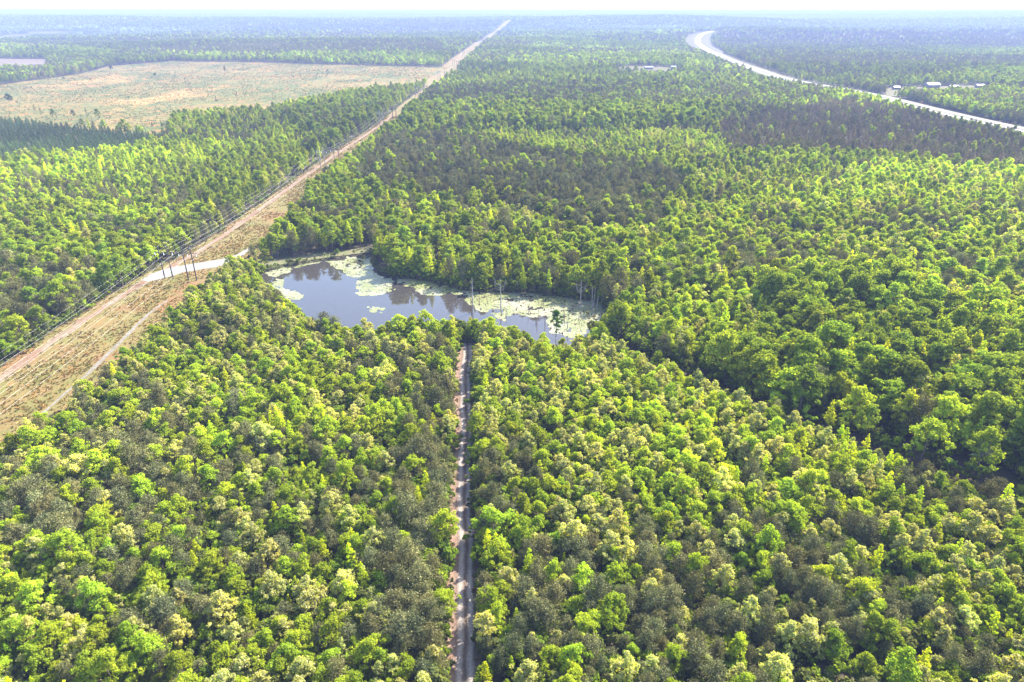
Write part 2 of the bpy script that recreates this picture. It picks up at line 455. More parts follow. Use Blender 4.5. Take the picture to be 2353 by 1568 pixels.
# ---------------------------------------------------------------- ground
def build_ground():
    ys = [30.0]
    while ys[-1] < 42000: ys.append(ys[-1] * 1.0105 + 0.25)
    ys = np.array(ys); nx = 420
    u = np.linspace(-1.15, 1.15, nx)
    X = u[None, :] * (ys[:, None] + 60); Y = np.repeat(ys[:, None], nx, 1)
    x = X.ravel(); y = Y.ravel()
    z = hills(x, y)
    near = y < 420
    xn, yn = x[near], y[near]
    ins = pip(xn, yn, pond); d = pdist(xn, yn, pond)
    sd_ = np.where(ins, -d, d)
    dz = np.where(sd_ < 0, -0.5 - 0.5 * np.clip(-sd_ / 4, 0, 1), -0.5 * (1 - sstep(0, 3.0, sd_)))
    zz = z[near] + dz
    z[near] = zz
    i = np.arange(len(ys) - 1)[:, None] * nx + np.arange(nx - 1)[None, :]
    F = np.stack([i, i + 1, i + nx + 1, i + nx], -1).reshape(-1, 4)
    me = mesh_np("ground", np.c_[x, y, z], F, [M['floor']], smooth=True)
    link("ground", me, kind='structure')
build_ground()
sheet("powerline_clearing", [p for p in corridor if p[1] < 1000] , M['corridor'], 0.05, 9, 1.5) if False else None
LE = smooth_line(left_edge, 12, 1); 
def edge_x(edge, y):
    ex = np.array([p[0] for p in edge]); ey = np.array([p[1] for p in edge])
    o = np.argsort(ey)
    return np.interp(y, ey[o], ex[o])
yy = [40.0]
while yy[-1] < max(left_edge[-1][1], right_edge[-1][1]): yy.append(yy[-1] * 1.012 + 1)
yy = np.array(yy)
cl, crt = edge_x(left_edge, yy) - 1.5, edge_x(right_edge, yy) + 3
ribbon("power_line_clearing", list(zip(cl, yy)), list(zip(crt, yy)), M['corridor'], np.repeat(0.03 + 1.2 * sstep(600, 4000, yy), 9), n=9)
sheet("cleared_field", clearcut, M['cut'], 0.6, 28, 5)
ribbon("clay_track", *offset_ribbon(clay_c, 1.9), M['clay'], 0.06, n=3, jitter=1.0)
sl, sr = offset_ribbon(sand_c, sand_w)
ribbon("sand_road", sl, sr, M['sand'], 0.07, n=5, jitter=.5)
ribbon("sand_path", *offset_ribbon(edge_c[11:34], 0.7), M['path'], 0.09, n=3, jitter=.4)
ribbon("dirt_road", road_L, road_R, M['dirt'], 0.04, n=7, jitter=.5)
ribbon("dam", dam_L, dam_R, M['dam'], 0.10, n=3, jitter=.4)
ribbon("roadside_verge", hv_L, hv_R, M['verge'], 0.5, n=11, crown=4.3)
for side_ in (hw_L, hw_R):
    a, b = offset_ribbon(side_, 4.8)
    ribbon("highway", a, b, M['concrete'], 5.0, n=4)
for off in (-7.6, 7.6):
    a, b = offset_ribbon(hwy_c, off if off else 0.01)
    c1, c2 = offset_ribbon(a, .3)
    ribbon("lane_line", c1, c2, M['paint'], 5.05, n=2)
sheet("hay_field", field_a, M['field'], 1.5, 30)
sheet("pale_meadow", field_b, M['meadow'], 2, 60)
sheet("green_meadow", field_c, M['meadow'], 2, 60)
sheet("bare_clearing", gap_clearing, M['clay'], 1.2, 20, 4)
sheet("farm_meadow", farm_a, M['verge'], 1.2, 20, 4)
sheet("yard", yard, M['verge'], 1.0, 20, 4)
# water
wp = [(p[0], p[1]) for p in pond]
cxp = sum(p[0] for p in wp) / len(wp); cyp = sum(p[1] for p in wp) / len(wp)
wl, wr = offset_ribbon(wp + [wp[0]], 1.6)
grow = wl if pip(np.array([wl[6][0]]), np.array([wl[6][1]]), wp)[0] == False else wr
o = sheet("pond_water", grow[:-1], M['water'], -0.42, 12)

# ---------------------------------------------------------------- tree kinds
def quads(centers, normals, size, rng, aspect=1.0):
    n = len(centers)
    nr = normals + rng.normal(0, .42, (n, 3)); nr /= np.linalg.norm(nr, axis=1)[:, None] + 1e-9
    r = rng.normal(0, 1, (n, 3)); a = np.cross(nr, r); a /= np.linalg.norm(a, axis=1)[:, None] + 1e-9
    b = np.cross(nr, a)
    s = (size * rng.uniform(.65, 1.35, n))[:, None] * .5
    V = np.stack([centers - a*s*aspect, centers - b*s, centers + a*s*aspect, centers + b*s], 1).reshape(-1, 3)
    F = np.arange(n * 4).reshape(-1, 4)
    return V, F
def ball(n, rng):
    v = rng.normal(0, 1, (n, 3)); return v / (np.linalg.norm(v, axis=1)[:, None] + 1e-9)
def crown_points(rng, clumps, radii, leaves, sub=6):
    """clumps (k,3), radii (k,) -> leaf centres and outward normals, with smaller clusters inside each clump"""
    C, N = [], []
    for c, r in zip(clumps, radii):
        nl = max(6, int(leaves * (r / radii.mean()) ** 2))
        sc = ball(sub, rng) * (r * .72); sc[:, 2] = np.abs(sc[:, 2]) * .9 - r * .1
        which = rng.randint(0, sub + 1, nl)
        d = ball(nl, rng); d[:, 2] = np.where(rng.rand(nl) < .7, np.abs(d[:, 2]), d[:, 2])
        rr = np.where(which == sub, r * .9, r * .42)
        cen = np.where((which == sub)[:, None], 0, sc[np.minimum(which, sub - 1)])
        C.append(c + cen + d * rr[:, None] * rng.uniform(.5, 1.0, (nl, 1)) * np.where(rng.rand(nl, 1) < .18, 1.6, 1.0))
        N.append(d + cen / (r + 1e-6) * .5)
    C = np.concatenate(C); N = np.concatenate(N)
    return C, N / (np.linalg.norm(N, axis=1)[:, None] + 1e-9)
def trunk_mesh(name, h, r, limbs, rng, mat):
    mb = MB()
    k = 5; pts = []; rd = []; x = y = 0.0
    for i in range(k):
        t = i / (k - 1); pts.append((x, y, h * t)); rd.append(r * (1 - .8 * t)); x += rng.uniform(-.02, .02) * h; y += rng.uniform(-.02, .02) * h
    mb.tube(pts, rd, 6)
    for c in limbs:
        z0 = min(h * .92, max(h * .25, c[2] * .7))
        t = z0 / h; b = Vector(pts[0]).lerp(Vector(pts[-1]), t)
        c = Vector(c); mid = b.lerp(c, .5) + Vector((0, 0, .04 * h))
        mb.tube([b, mid, c], [r * .38 * (1.1 - t), r * .22, r * .08], 4, cap=False)
    return mb.v, mb.f
KINDS = []     # name, crown mesh, trunk mesh, joined mesh
def add_kind(kind, crownV, crownF, leafa, tipa, tv, tf, leafmat, barkmat):
    cm = mesh_np(kind + "_crown", crownV, crownF, [leafmat], attrs={'leaf': leafa, 'tip': tipa})
    tm = mesh_np(kind + "_trunk", tv, tf, [barkmat])
    nV = len(crownV)
    # joined copy: crown quads + trunk as quads/tris via pydata
    tq = np.array([f if len(f) == 4 else None for f in tf if len(f) == 4], int)
    jV = np.concatenate([crownV, np.array(tv)]); jF = np.concatenate([crownF, tq + nV])
    mi = np.r_[np.zeros(len(crownF)), np.ones(len(tq))]
    jm = mesh_np(kind + "_tree", jV, jF, [leafmat, barkmat], mi, attrs={'leaf': np.r_[leafa, np.zeros(len(tv))], 'tip': np.r_[tipa, np.zeros(len(tv))]})
    KINDS.append(dict(kind=kind, crown=cm, trunk=tm, joined=jm))
def per_leaf(v): return np.repeat(v, 4)

def make_broad(seed, kind, leaves=75, nclump=30, H=8.5, R=2.9, size=.30, tipf=0.0, open_=0.0):
    rng = np.random.RandomState(seed)
    cl, rd = [], []
    lob = rng.uniform(0, 2 * math.pi, 3)
    for i in range(nclump):
        a = rng.uniform(0, 2*math.pi); t = rng.rand() ** .8
        z = H * (.34 + .60 * t)
        prof = math.sin(min(1, (1.02 - t) * 1.25) * math.pi / 2) ** .8 * (.55 + .45 * min(1, t * 3 + .35))
        rr = R * prof * (1 + .26 * math.sin(2 * a + lob[0]) + .20 * math.sin(3 * a + lob[1]) + .10 * math.sin(5 * a + lob[2])) * rng.uniform(.62, .98) * (1 if rng.rand() < .8 else .45)
        z += H * rng.normal(0, .035) + (H * rng.uniform(.03, .10) if rng.rand() < .15 else 0)
        cl.append((rr * math.cos(a), rr * math.sin(a), z)); rd.append(R * rng.choice([.12, .17, .23, .31], p=[.25, .3, .28, .17]))
    cl.append((0, 0, H * .93)); rd.append(R * .34)
    cl = np.array(cl); rd = np.array(rd)
    C, N = crown_points(rng, cl, rd, leaves)
    if open_: k = rng.rand(len(C)) > open_; C, N = C[k], N[k]
    V, F = quads(C, N, size, rng)
    n = len(C); lf = np.clip(rng.normal(.5, .28, n), 0, 1)
    tip = np.where((rng.rand(n) < tipf) & (N[:, 2] > -.1), rng.uniform(.4, 1, n), 0) * np.clip((C[:, 2] / H - .4) * 3, 0, 1)
    tv, tf = trunk_mesh(kind, H * .8, H * .018, cl[:6], rng, None)
    add_kind(kind, V, F, per_leaf(lf), per_leaf(tip), tv, tf, M['leaf'], M['bark'])
def make_upright(seed, kind, H=9.5, R=1.55, leaves=48, n=30, size=.30, tipf=.0):
    rng = np.random.RandomState(seed); cl, rd = [], []
    for i in range(n):
        t = i / (n - 1); a = i * 2.4 + rng.uniform(-.4, .4)
        z = H * (.2 + .78 * t); rr = R * (1 - t) ** .75 * (.5 + .5 * min(1, t * 4 + .3)) * rng.uniform(.55, .95)
        cl.append((rr*math.cos(a), rr*math.sin(a), z)); rd.append(R * (.40 * (1 - t) + .17) * rng.uniform(.8, 1.2))
    cl = np.array(cl); rd = np.array(rd)
    C, N = crown_points(rng, cl, rd, leaves, 4)
    V, F = quads(C, N, size, rng); k = len(C)
    tip = np.where(rng.rand(k) < tipf, .6, 0)
    tv, tf = trunk_mesh(kind, H * .93, H * .014, cl[:5], rng, None)
    add_kind(kind, V, F, per_leaf(np.clip(rng.normal(.55, .25, k), 0, 1)), per_leaf(tip), tv, tf, M['leaf'], M['bark'])
def make_pine(seed, kind, H=9.6, R=2.75, bare=.28, n=42, tufts=95, size=.40, browntip=.05):
    """whorls of ascending boughs carrying fine needle tufts"""
    rng = np.random.RandomState(seed); C = []; N = []; limbs = []
    for i in range(n):
        t = (i + rng.rand()) / n; a = i * 2.4 + rng.uniform(-.5, .5)
        z0 = H * (bare + (0.97 - bare) * t)
        L = R * (1 - t) ** .48 * (.55 + .45 * min(1, t * 3.5 + .4)) * rng.uniform(.75, 1.15) + .12
        rise = L * (.35 + .5 * t)
        d = np.array([math.cos(a), math.sin(a), 0])
        tip = d * L + np.array([0, 0, z0 + rise]); limbs.append(tip)
        m = int(tufts * (L / R) + 14)
        s = rng.rand(m) ** .6
        base = np.array([0, 0, z0])
        c = base + (tip - base) * s[:, None] + rng.normal(0, 1, (m, 3)) * (.10 + .16 * L) * (.45 + .6 * s[:, None]) * np.array([1, 1, .75])
        C.append(c); N.append(d * .6 + rng.normal(0, .6, (m, 3)) + np.array([0, 0, .5]))
    C = np.concatenate(C); N = np.concatenate(N); N /= np.linalg.norm(N, axis=1)[:, None]
    V, F = quads(C, N, size, rng, aspect=.30); k = len(C)
    tipa = np.where(rng.rand(k) < browntip, .5, 0)
    tv, tf = trunk_mesh(kind, H * .96, H * .013, limbs[::5], rng, None)
    add_kind(kind, V, F, per_leaf(np.clip(rng.normal(.5, .3, k), 0, 1)), per_leaf(tipa), tv, tf, M['needle'], M['bark'])

idx = {}
def reg(tag, fn, seeds, **kw):
    s = len(KINDS)
    for q in seeds: fn(q, tag, **kw)
    idx[tag] = list(range(s, len(KINDS)))
reg('broadleaf', make_broad, (1, 2, 3, 4, 5, 6), leaves=95, nclump=56, size=.25)
reg('flowering', make_broad, (11, 12, 13, 14), leaves=90, nclump=52, tipf=.5, H=8.2, R=2.6, size=.25)
reg('upright', make_upright, (21, 22, 23))
reg('pine', make_pine, (31, 32, 33, 34))
reg('spreading', make_broad, (41, 42, 43), leaves=110, nclump=80, H=14, R=5.2, size=.38)
reg('plantation', make_pine, (51, 52), H=8, R=1.5, bare=.08, n=26, tufts=60, size=.45)
reg('thin_pine', make_pine, (61, 62), H=13, R=1.5, bare=.55, n=18, tufts=60, size=.5, browntip=.12)
reg('sparse', make_broad, (71, 72), leaves=40, nclump=24, H=10, R=2.4, open_=.35, tipf=.2)
reg('shrub', make_broad, (81, 82), leaves=60, nclump=14, H=2.2, R=1.5, size=.26)
reg('tall', make_broad, (91, 92, 93), leaves=85, nclump=64, H=14, R=3.9, size=.36)

kinds_col = bpy.data.collections.new("tree_kinds")       # not linked to the scene
for i, k in enumerate(KINDS):
    kinds_col.objects.link(bpy.data.objects.new("kind_%03d" % i, k['joined']))

def instancer(name, col, X, Y, Z, kind, rot, scale, tint, **props):
    me = bpy.data.meshes.new(name); n = len(X)
    me.vertices.add(n); me.vertices.foreach_set("co", np.c_[X, Y, Z].astype(np.float32).ravel())
    a = me.attributes.new("kind", 'INT', 'POINT'); a.data.foreach_set("value", np.asarray(kind, np.int32))
    a = me.attributes.new("rot", 'FLOAT_VECTOR', 'POINT'); a.data.foreach_set("vector", np.asarray(rot, np.float32).ravel())
    a = me.attributes.new("scl", 'FLOAT_VECTOR', 'POINT'); a.data.foreach_set("vector", np.asarray(scale, np.float32).ravel())
    a = me.attributes.new("tint", 'FLOAT_VECTOR', 'POINT'); a.data.foreach_set("vector", np.asarray(tint, np.float32).ravel())
    o = link(name, me, kind='stuff', **props)
    g = bpy.data.node_groups.new(name + "_scatter", 'GeometryNodeTree')
    g.interface.new_socket("Geometry", in_out='INPUT', socket_type='NodeSocketGeometry')
    g.interface.new_socket("Geometry", in_out='OUTPUT', socket_type='NodeSocketGeometry')
    gi = g.nodes.new("NodeGroupInput"); go = g.nodes.new("NodeGroupOutput")
    m2p = g.nodes.new("GeometryNodeMeshToPoints")
    ci = g.nodes.new("GeometryNodeCollectionInfo"); ci.inputs[0].default_value = col; ci.inputs[1].default_value = True; ci.inputs[2].default_value = True
    ip = g.nodes.new("GeometryNodeInstanceOnPoints")
    def na(nm, t):
        q = g.nodes.new("GeometryNodeInputNamedAttribute"); q.data_type = t; q.inputs[0].default_value = nm; return q.outputs[0]
    g.links.new(gi.outputs[0], m2p.inputs[0]); g.links.new(m2p.outputs[0], ip.inputs["Points"])
    g.links.new(ci.outputs[0], ip.inputs["Instance"]); ip.inputs["Pick Instance"].default_value = True
    g.links.new(na("kind", 'INT'), ip.inputs["Instance Index"])
    g.links.new(na("rot", 'FLOAT_VECTOR'), ip.inputs["Rotation"]); g.links.new(na("scl", 'FLOAT_VECTOR'), ip.inputs["Scale"])
    g.links.new(ip.outputs[0], go.inputs[0])
    md = o.modifiers.new("scatter", 'NODES'); md.node_group = g
    return o

# ---------------------------------------------------------------- where trees stand
def grid(y0, y1, s):
    Xs, Ys = [], []
    y = y0
    ny = int((y1 - y0) / s)
    for j in range(ny):
        y = y0 + j * s; w = 0.80 * y + 75
        x = np.arange(-w, w, s) + (s / 2 if j % 2 else 0)
        Xs.append(x); Ys.append(np.full(len(x), y))
    X = np.concatenate(Xs); Y = np.concatenate(Ys)
    X = X + rs.uniform(-.42, .42, len(X)) * s; Y = Y + rs.uniform(-.42, .42, len(X)) * s
    return X, Y, np.full(len(X), s)
parts_ = [grid(62, 440, 3.45), grid(440, 1200, 4.7), grid(1200, 3000, 8.6), grid(3000, 7200, 17), grid(7200, 17000, 50)]
X = np.concatenate([p[0] for p in parts_]); Y = np.concatenate([p[1] for p in parts_]); SP = np.concatenate([p[2] for p in parts_])
# clear ground
keep = np.ones(len(X), bool)
def clear(poly, margin, ymax=1e9):
    global keep
    bx = [p[0] for p in poly]; by = [p[1] for p in poly]
    c = (X > min(bx) - margin - 1) & (X < max(bx) + margin + 1) & (Y > min(by) - margin - 1) & (Y < max(by) + margin + 1)
    i = np.nonzero(c)[0]
    bad = pip(X[i], Y[i], poly)
    if margin: bad |= pdist(X[i], Y[i], poly) < margin
    keep[i[bad]] = False
keep &= ~((X > edge_x(left_edge, Y) - 1.2 - (SP > 15) * 5) & (X < edge_x(right_edge, Y) + 1.8 + (SP > 15) * 5) & (Y < left_edge[-1][1] + 60))
clear(pond, 1.5)
clear(dirt, .95)
clear(dam, 1.0)
clear(clearcut, 0)
shade_gap_c = smooth_line(SV([(1395, 752), (1470, 800), (1600, 845), (1740, 915), (1880, 952), (2010, 1000), (2150, 1062), (2400, 1110)], 6), 6)  # added treeless strip, shaped to give a dark shade band before the drain
shade_gap_l, shade_gap_r = offset_ribbon(shade_gap_c, 4.2)
GAPS = [shade_gap_l + shade_gap_r[::-1]]
clear(GAPS[0], 0)
for qd in ([(2353, 1075), (2230, 1040), (2090, 1010), (2010, 960)], [(2353, 1520), (2250, 1480), (2050, 1500), (1800, 1520), (1560, 1568)]):
    qa, qb = offset_ribbon(smooth_line(SV(qd, 5), 6), 4.0); qa, qb = offset_ribbon(smooth_line(SV(qd, 5), 6), 1.6 if len(qd) == 5 else 4.0); GAPS.append(qa + qb[::-1]); clear(GAPS[-1], 0)
clear(hwy_clear, 0)
for f in (field_a, field_b, field_c, gap_clearing, farm_a, yard): clear(f, 2)
clear([(p[0], p[1]) for p in sl] + [(p[0], p[1]) for p in sr][::-1], 1.0)
# swath just outside the clearing beside the poles
X, Y, SP = X[keep], Y[keep], SP[keep]
n = len(X)

def region(pts, z=10): return SV(pts, z)
# stands: (polygon, {kind: weight}, height metres, spread, tint shift, keep probability)
FG = dict(broadleaf=.46, flowering=.27, upright=.10, pine=.14, sparse=.03)
stand = np.zeros(n, int)
STANDS = [dict(mix=FG, H=8.6, keep=1.0, px=.22)]
def add_stand(poly, mix, H, keepp=1.0, pine_patch=0.0, bright=1.0):
    STANDS.append(dict(mix=mix, H=H, keep=keepp, px=pine_patch, bright=bright))
    stand[pip(X, Y, poly)] = len(STANDS) - 1
STANDS[0]['bright'] = 1.0
BIG = [(-40000, 440), (40000, 440), (40000, 50000), (-40000, 50000)]
add_stand(BIG, dict(broadleaf=.32, tall=.22, pine=.30, upright=.10, spreading=.06), 12.5, 1.0, .3)
# far forest, mostly pine
add_stand([(-40000, 1500), (40000, 1500), (40000, 50000), (-40000, 50000)], dict(pine=.50, tall=.30, broadleaf=.20), 15, 1.0, .35, .95)
# west of the power line
add_stand([(-900, 60), (-185, 60), (-183, 330), (-165, 620), (-150, 1100), (-150, 1500), (-900, 1500)], dict(broadleaf=.42, tall=.26, flowering=.10, pine=.16, upright=.06), 12, .72, .2)
add_stand(region([(0, 600), (190, 640), (240, 700), (100, 790), (0, 850)]), dict(pine=.62, broadleaf=.25, tall=.13), 12, .8, 0)
add_stand(region([(0, 365), (400, 300), (600, 245), (960, 195), (930, 250), (700, 330), (480, 470), (250, 520), (0, 560)]), dict(broadleaf=.44, upright=.24, tall=.18, pine=.14), 10.5, .85, .2, .98)
add_stand(region([(640, 255), (900, 215), (930, 250), (760, 350), (690, 330), (780, 290), (700, 300)]), dict(pine=.45, tall=.35, spreading=.2), 14, .8, 0)
add_stand(plantation, dict(plantation=1.0), 7.5, 1.0, 0)
# north of the pond
add_stand(region([(560, 600), (600, 500), (690, 440), (800, 420), (1150, 520), (1450, 560), (1700, 640), (1560, 700), (1380, 690), (1290, 680), (1100, 668), (960, 640), (860, 620), (850, 575), (700, 600)], 6), dict(tall=.36, broadleaf=.22, upright=.20, pine=.16, sparse=.06), 13, .68, .15)
# dark pine belt across the middle
add_stand(region([(790, 400), (880, 310), (1000, 300), (1250, 345), (1500, 370), (1600, 420), (1500, 510), (1330, 505), (1100, 440), (900, 430)]), dict(pine=.90, broadleaf=.06, tall=.04), 12.5, .92, 0)
add_stand(region([(920, 262), (990, 200), (1230, 185), (1500, 190), (1900, 190), (1930, 235), (1620, 238), (1300, 238)]), dict(pine=.78, tall=.14, spreading=.08), 13.5, .9, 0)
add_stand(region([(905, 290), (960, 245), (1300, 242), (1700, 248), (1640, 285), (1250, 290)]), dict(tall=.45, spreading=.3, upright=.12, pine=.13), 16, .7, 0, 1.05)
add_stand(region([(900, 300), (1250, 292), (1640, 288), (1700, 350), (1560, 365), (1250, 335), (1050, 300)]), dict(broadleaf=.62, flowering=.1, upright=.13, pine=.15), 9, 1, .1, 1.2)
add_stand(region([(1640, 275), (1950, 225), (2120, 255), (2353, 315), (2600, 370), (2600, 440), (2353, 385), (2000, 345), (1680, 345)]), dict(thin_pine=.70, pine=.26, broadleaf=.04), 12, .85, 0)
# tall hardwood drain to the east
drain = region([(1400, 745), (1470, 790), (1600, 835), (1740, 905), (1880, 940), (2010, 985), (2150, 1045), (2500, 1100), (2600, 900), (2353, 760), (2050, 640), (1750, 640), (1500, 660), (1420, 700)], 8)
add_stand(drain, dict(tall=.42, broadleaf=.25, spreading=.10, upright=.10, sparse=.06, pine=.07), 16.5, .50, 0, 1.0)
add_stand(region([(1400, 700), (1500, 660), (1750, 660), (1800, 760), (1650, 800), (1480, 780)], 8), dict(broadleaf=.4, sparse=.22, upright=.2, tall=.18), 10.5, .8, 0, 1.15)
add_stand(region([(1600, 380), (2353, 370), (2600, 420), (2600, 800), (2353, 740), (2000, 620), (1700, 600), (1500, 540), (1560, 440)]), dict(broadleaf=.46, tall=.22, flowering=.1, pine=.14, upright=.08), 11.5, .8, .2, 1.05)
add_stand(region([(1600, 520), (1900, 560), (1930, 620), (1750, 640), (1600, 590)]), dict(pine=.6, broadleaf=.4), 11.5, .9, 0)
# pine groups among the young hardwoods
add_stand(region([(60, 1070), (230, 900), (330, 830), (420, 940), (460, 1080), (350, 1260), (150, 1330), (20, 1250)], 8), dict(pine=.62, broadleaf=.25, flowering=.13), 9, 1, 0)
add_stand([(-26, 95), (-14, 95), (-21, 160), (-22, 235), (-30, 235), (-32, 150)], dict(pine=.72, broadleaf=.18, upright=.10), 9.8, 1, 0)
add_stand(region([(1100, 1380), (1500, 1250), (1900, 1150), (2200, 1250), (2500, 1350), (2500, 1700), (1050, 1700)], 8), dict(pine=.40, broadleaf=.30, flowering=.24, upright=.06), 9, 1, .1)
add_stand(region([(1700, 950), (1950, 960), (2150, 1050), (2000, 1130), (1800, 1040)], 8), dict(upright=.42, broadleaf=.38, flowering=.2), 8.6, 1, 0, 1.1)
add_stand(region([(1080, 730), (1400, 770), (1740, 930), (1700, 1100), (1300, 1100), (1080, 900)], 8), dict(broadleaf=.52, flowering=.36, upright=.10, pine=.02), 8.2, 1, 0, 1.1)
add_stand(region([(1650, 75), (2700, 70), (2700, 290), (2353, 270), (2080, 220), (1850, 165), (1700, 130)], 12), dict(pine=.84, tall=.10, broadleaf=.06), 13, 1, .1, .95)
add_stand(region([(150, 88), (1000, 92), (1040, 120), (400, 118), (-100, 100)], 12), dict(pine=.84, tall=.16), 13, 1, .1)
add_stand(region([(560, 58), (1150, 45), (1150, 62), (600, 70)], 12), dict(pine=.7, tall=.3), 13, 1, .1)
# far bands of paler hardwood
for q in ([(400, 132), (1030, 147), (1040, 128), (700, 118), (420, 118)], [(1160, 60), (1580, 58), (1600, 75), (1200, 90)], [(1280, 85), (1560, 100), (1560, 112), (1200, 110)], [(1150, 130), (1560, 115), (1640, 135), (1700, 160), (1400, 152), (1180, 160)],
          [(1950, 190), (2353, 150), (2400, 190), (2100, 185)], [(2100, 105), (2353, 110), (2353, 128), (2150, 122)], [(0, 100), (250, 112), (260, 128), (0, 130)], [(0, 60), (300, 62), (500, 68), (520, 73), (200, 71), (0, 72)]):
    add_stand(region(q, 12), dict(tall=.45, broadleaf=.37, pine=.18), 14, 1, .1, 1.05)

kind = np.zeros(n, int); Hh = np.zeros(n); tint = np.zeros((n, 3)); fam = np.zeros(n, int)
pine_n = fbm(X / 38 + 3, Y / 38 + 8, 3); tone_n = fbm(X / 60 + 50, Y / 60 + 20, 3); far_n = fbm(X / 420 + 11, Y / 260 + 40, 3); mid_n = fbm(X / 150 + 31, Y / 90 + 60, 3)
TINT = dict(broadleaf=(.225, .285, .022), flowering=(.290, .315, .070), upright=(.33, .39, .014), pine=(.104, .106, .044), spreading=(.150, .200, .020),
            plantation=(.060, .095, .034), thin_pine=(.125, .100, .066), sparse=(.26, .27, .09), shrub=(.13, .18, .03), tall=(.180, .235, .024))
r1 = rs.rand(n); r2 = rs.rand(n); alive = np.ones(n, bool)
for si, st in enumerate(STANDS):
    m = np.nonzero(stand == si)[0]
    if not len(m): continue
    names = list(st['mix']); w = np.array([st['mix'][k] for k in names]); w = w / w.sum()
    W = np.repeat(w[None], len(m), 0)
    if st['px'] and 'pine' in names:
        j = names.index('pine')
        nz = np.where(SP[m] > 7, far_n[m] * .75 + pine_n[m] * .25, np.where(SP[m] > 4, mid_n[m] * .7 + pine_n[m] * .3, pine_n[m]))
        f = np.clip((nz - .5) * 9, -1, 1)
        W[:, j] *= np.where(f > 0, 1 + 4 * f, (1 + f) * .8 + .15)
    W /= W.sum(1)[:, None]
    cum = W.cumsum(1)
    ch = (r1[m][:, None] > cum).sum(1).clip(0, len(names) - 1)
    for j, nm in enumerate(names):
        q = m[ch == j]
        kind[q] = np.array(idx[nm])[rs.randint(0, len(idx[nm]), len(q))]
        fam[q] = list(idx).index(nm)
        tint[q] = np.array(TINT[nm]) * (st['bright'] if nm not in ('pine', 'thin_pine', 'plantation') else 1)
        H0 = {'broadleaf': 8.5, 'flowering': 8.2, 'upright': 9.5, 'pine': 10.4, 'spreading': 14, 'plantation': 8, 'thin_pine': 13, 'sparse': 10, 'tall': 14}[nm]
        rel = st['H'] * {'upright': 1.02, 'pine': 1.05, 'spreading': 1.05, 'tall': 1.08}.get(nm, 1.0)
        Hh[q] = rel / H0
    alive[m] = r2[m] < st['keep']
scale = Hh * rs.uniform(.58, 1.18, n) * np.where(rs.rand(n) < .06, 1.2, 1) * (0.9 + .25 * tone_n)
scale *= np.where(SP > 15, 1.15, 1.0)
wide = rs.uniform(.85, 1.2, n) * np.where(SP > 45, 2.2, np.where(SP > 15, 1.2, np.where(SP > 7, 1.02, np.where(SP > 4, .86, 1))))
val = np.exp(rs.normal(0, .17, n)) * (.70 + .6 * tone_n) * np.where(Y > 440, .95 + .5 * sstep(.38, .62, far_n), 1.06)
hue = np.clip(rs.normal(-.02, .06, n), -.16, .10)
tint = tint * val[:, None] * np.stack([1 + hue, np.ones(n), 1 - hue * .8], 1)
# leave a few gaps
alive &= ~((fbm(X / 9 + 77, Y / 9 + 13, 2) > .79) & (Y < 440))
sel = alive
X, Y, SP, kind, fam, scale, wide, tint, stand = [a[sel] for a in (X, Y, SP, kind, fam, scale, wide, tint, stand)]
n = len(X); Z = hills(X, Y) - .1
rotz = rs.uniform(0, 2 * math.pi, n); lean = rs.normal(0, .035, (n, 2))
ROT = np.c_[lean, rotz]; SCL = np.c_[scale * wide, scale * wide, scale]

# ---- the nearest of each kind of tree are objects of their own
famn = list(idx)
px_, py_, dep = project(X, Y, Z + 7 * scale)
inframe = (px_ > -20) & (px_ < 2373) & (py_ < 1600)
GROUPS = {'broadleaf_tree': ['broadleaf', 'flowering', 'sparse', 'tall', 'spreading'], 'pine_tree': ['pine', 'thin_pine', 'plantation'], 'upright_tree': ['upright']}
single = np.zeros(n, bool)
seen_labels = {}
def ordinal(k):
    W_ = ['', 'first', 'second', 'third', 'fourth', 'fifth', 'sixth', 'seventh', 'eighth', 'ninth', 'tenth', 'eleventh', 'twelfth', 'thirteenth', 'fourteenth', 'fifteenth', 'sixteenth', 'seventeenth', 'eighteenth', 'nineteenth', 'twentieth']
    return W_[k] if k < len(W_) else "%dth" % k if k % 10 > 3 or 10 < k % 100 < 14 else "%d%s" % (k, {0: 'th', 1: 'st', 2: 'nd', 3: 'rd'}[k % 10])
picks = []
for gname, fams in GROUPS.items():
    c = np.nonzero(np.isin(fam, [famn.index(f) for f in fams]) & inframe)[0]
    size = (SCL[c, 0] * 1.0) / dep[c]
    c = c[np.argsort(-size)][:290]
    single[c] = True
    for i in c: picks.append((gname, i))
# rows: distance bands up the picture; ranks count away from the dirt road
road_x = np.interp(Y, [p[1] for p in track_c], [p[0] for p in track_c])
def tone_word(i, f):
    r, g, b = tint[i]
    if f in ('pine', 'thin_pine', 'plantation'): return 'grey-green' if g < .088 else 'olive'
    if f == 'flowering': return 'cream-tipped'
    if f == 'upright': return 'lime' if g > .22 else 'green'
    if f == 'sparse': return 'thin-leaved'
    return 'dark green' if g < .13 else ('yellow-green' if g > .185 or r > .13 else 'mid green')
buckets = {}
for gname, i in picks:
    f = famn[fam[i]]
    side = 'left' if X[i] < road_x[i] else 'right'
    band = max(0, int((1568 - py_[i]) // 75))
    buckets.setdefault((gname, tone_word(i, f), side, band), []).append(i)
NOUN = {'broadleaf_tree': 'tree', 'pine_tree': 'pine', 'upright_tree': 'sapling'}
rowname = {}
labels = {}
for (gname, tone, side, band), L in buckets.items():
    L.sort(key=lambda i: abs(px_[i] - 1080))
    for k, i in enumerate(L):
        where = "along the bottom edge" if band <= 0 else "%s row above the bottom edge" % ordinal(band)
        labels[i] = "%s %s, %s %s of the dirt road, %s" % (tone, NOUN[gname], ordinal(k + 1), side, where)
